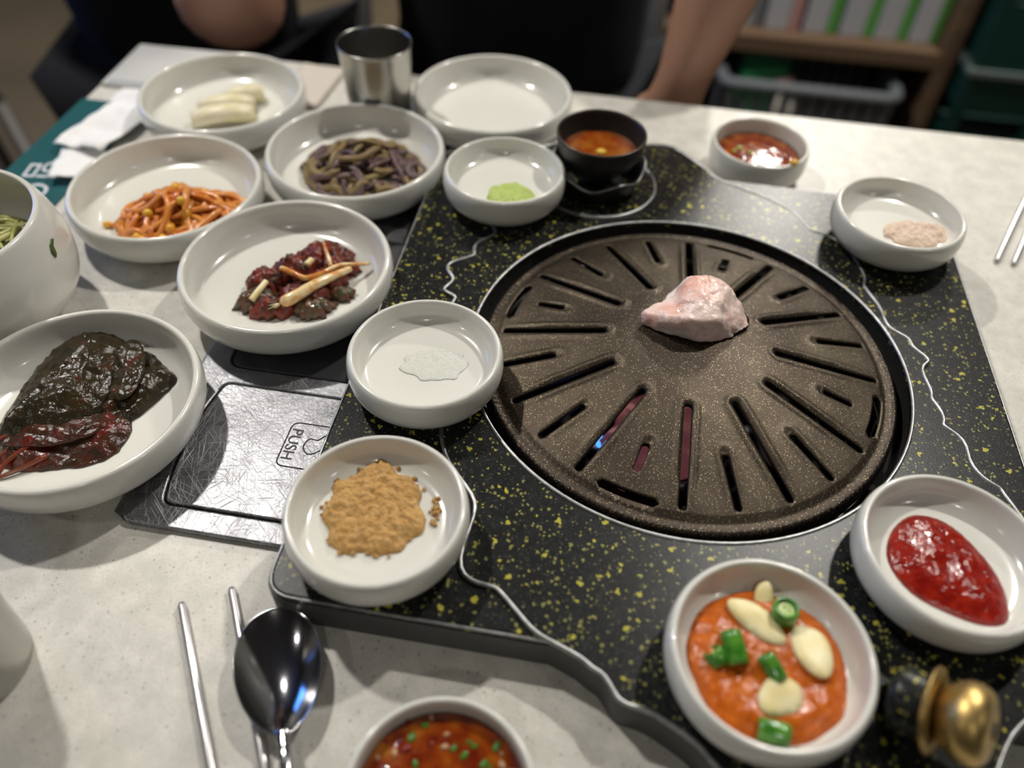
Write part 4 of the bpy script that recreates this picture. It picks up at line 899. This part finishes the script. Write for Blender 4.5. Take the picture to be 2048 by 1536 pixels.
# ------------------------------------------------------------------ chairs
def chair(u, v, rz, label):
    t = thing('dining_chair', label, 'chair', W(u, v, -75), ROT+rz, 'dining chairs')
    MB().box(-19, 19, -20, 20, 35, 39.5).build('seat', M['seat'], t, True, bevel=1.2)
    for (x, y, h, lean) in ((-18, -19, 37, 3), (18, -19, 37, 3), (-18, 19, 85, 0), (18, 19, 85, 0)):
        MB().tube([(x*1.1, y*1.1-lean, 0), (x, y, 37), (x, y+(6 if h > 50 else 0), h)], 1.5, 10).build('leg', M['chairmetal'], t)
    MB().box(-16, 16, 23.5, 26.5, 60, 84).build('backrest', M['seat'], t, True, bevel=1)
chair(-14.5, 106, 0, 'chair under the person opposite the grill')
chair(-62.5, 107, 0, 'chair under the person at the far left corner')
chair(-140, 118, .9, 'empty dark chair with grey metal legs beyond the left table edge')

# ------------------------------------------------------------------ shelf, cartons, basket, crates behind
sh = thing('wooden_shelf', 'brown wooden shelf unit holding cartons in the background', 'shelf', W(27, 172, -75), ROT)
for (x0, x1, z0, z1) in ((-34, -31.5, 0, 95), (31.5, 34.5, 0, 95)): MB().box(x0, x1, -13, 13, z0, z1).build('side_panel', M['wood'], sh, False, bevel=.2)
for z in (3, 43, 80): MB().box(-31.5, 31.5, -13, 13, z, z+3.2).build('shelf_board', M['wood'], sh, False, bevel=.2)
MB().box(-34, 34, 13, 14, 0, 95).build('back_panel', simple('shadow_backboard', (.012, .012, .013), .8), sh, False)  # even near-black board behind the shelves
for i, (du, col, w_, lab) in enumerate([(-24.5, 'cartongrey', 7, 'white and grey carton left of the bare forearm'), (-6, 'cartongrey', 6.5, 'grey-sided carton first right of the bare forearm'), (1.3, 'cartonpink', 6.5, 'white carton with a pink foot'), (8.6, 'cartongreen', 6.2, 'white carton with a green patch beside the pink one'),
                                  (15.6, 'cartongreen', 6.5, 'white carton with a green side in the middle of the row'), (22.0, 'cartongreen', 6.0, 'second-last white carton with a green side'), (28.2, 'cartongreen', 5.6, 'last white carton with a green side beside the post')]):
    t = thing('carton', lab, 'carton', W(27+du, 166, -28.75), ROT+.1, 'cartons on the wooden shelf')
    MB().box(-w_/2, w_/2*.35, -3.5, 3.5, 0, 21).build('white_face', M['cartonwhite'], t, False, bevel=.3)
    MB().box(w_/2*.36, w_/2, -3.4, 3.4, 0, 20.8).build('printed_side', M[col], t, False, bevel=.3)
    MB().box(-w_/2, w_/2, -3.3, 3.3, 21, 23.5, 1.2).build('folded_top', M['cartonwhite'], t, False)
bs = thing('plastic_basket', 'grey plastic basket under the wooden shelf', 'basket', W(36, 166, -57), ROT, None)
lb = roundpoly([(-17, -11), (17, -11), (17, 11), (-17, 11)], 3)
MB().box(-16.5, 16.5, -10.5, 10.5, 0, .6).build('base', M['basket'], bs, False)
for (z0, z1) in ((.4, 2.4), (19, 21.5)):
    MB().tube([(p[0], p[1], (z0+z1)/2) for p in lb], [(z1-z0)/2]*len(lb), 8, .9, True).build('rim', M['basket'], bs)
k = 0
for i in range(0, 12):
    x = -15+30*i/11
    for y in (-11, 11): MB().box(x-.9, x+.9, y-.3, y+.3, 1, 20).build('slat', M['basket'], bs, False)
for i in range(1, 7):
    y = -11+22*i/7
    for x in (-17, 17): MB().box(x-.3, x+.3, y-.9, y+.9, 1, 20).build('slat', M['basket'], bs, False)
MB().box(-31.4+0, 31.4, -12.9, 12.9, 14.8, 17.8).build('shelf_board', M['wood'], sh, False)
bp = thing('green_package', 'green wrapped package sticking up from the grey basket', 'package', W(27.5, 164, -56.2), ROT+.2)
MB().box(-5, 5, -3, 3, 0, 20).build('wrapper', simple('bright_green_wrap', (.03, .30, .10), .4), bp, True, bevel=1.5)
MB().box(-5, 5, -2.2, 2.2, 20, 23).build('crimped_top', simple('dark_green_wrap', (.02, .13, .06), .4), bp, False)
wp = thing('white_bottle', 'white bottle with pinkish cap leaning in the grey basket', 'bottle', W(34.5, 162, -56.2), ROT)
wp.rotation_euler = (0, radians(-8), ROT); wp.scale = (1, 1, .84)
MB().lathe([(0, 0), (3.2, 0), (3.4, 1), (3.4, 14), (2.2, 17.5), (1.4, 18.2), (1.4, 20), (0, 20)], 24).build('bottle_body', simple('cream_plastic', (.55, .52, .46), .4), wp)
MB().lathe([(0, 20), (1.8, 20), (1.8, 22), (0, 22)], 20).build('cap', simple('pink_plastic', (.55, .3, .28), .4), wp)
for i in range(4):
    t = thing('bottle_crate', ['lowest dark green crate', 'second dark green crate from the floor', 'third dark green crate from the floor', 'topmost dark green crate'][i]+' in the stack right of the shelf', 'crate', W(85, 168, -75+i*24.1), ROT, 'stacked green crates')
    MB().box(-22, 22, -15, 15, 0, 2).build('base', M['crate'], t, False)
    for (x0, x1, y0, y1) in ((-22, 22, -15, -13.6), (-22, 22, 13.6, 15), (-22, -20.6, -13.6, 13.6), (20.6, 22, -13.6, 13.6)):
        MB().box(x0, x1, y0, y1, 2, 9).build('lower_wall', M['crate'], t, False); MB().box(x0, x1, y0, y1, 14, 24).build('upper_wall', M['crate'], t, False)
    for (x, y) in ((-21.3, -14.3), (21.3, -14.3), (-21.3, 14.3), (21.3, 14.3), (-7, -14.3), (7, -14.3)): MB().box(x-1.2, x+1.2, y-.7, y+.7, 9, 14).build('post', M['crate'], t, False)
    MB().box(-23, 23, -16, 16, 21.6, 22.6).build('rim', M['craterim'], t, False)

# ------------------------------------------------------------------ ceiling lamps (fittings around the lights, the added ones included)
LL = ['beyond the table on the left', 'beyond the table on the right', 'far right by the back wall', 'far left by the back wall', 'behind the viewer', 'left behind the viewer', 'right behind the viewer']
for (x, y, p, sz), l in zip(LAMPS, LL):
    t = thing('ceiling_downlight', 'round ceiling downlight '+l, 'ceiling light', (x, y, 165), 0, 'ceiling downlights')
    MB().lathe([(sz/2+.6, 0), (sz/2+1.8, 0), (sz/2+1.8, -3), (sz/2+.6, -3.2), (sz/2+.6, 0)], 32).build('housing', M['housing'], t)
    MB().lathe([(0, -2.2), (sz/2+.5, -2.2), (sz/2+.5, -2.6), (0, -2.6)], 32).build('diffuser', M['diff'], t)
# leaf scrap rests against the bowl's outer wall
ls.location = (-29.34*S, 38.9*S, 5.75*S)
ls.rotation_euler = (radians(72), 0, radians(2.4)+pi/2)
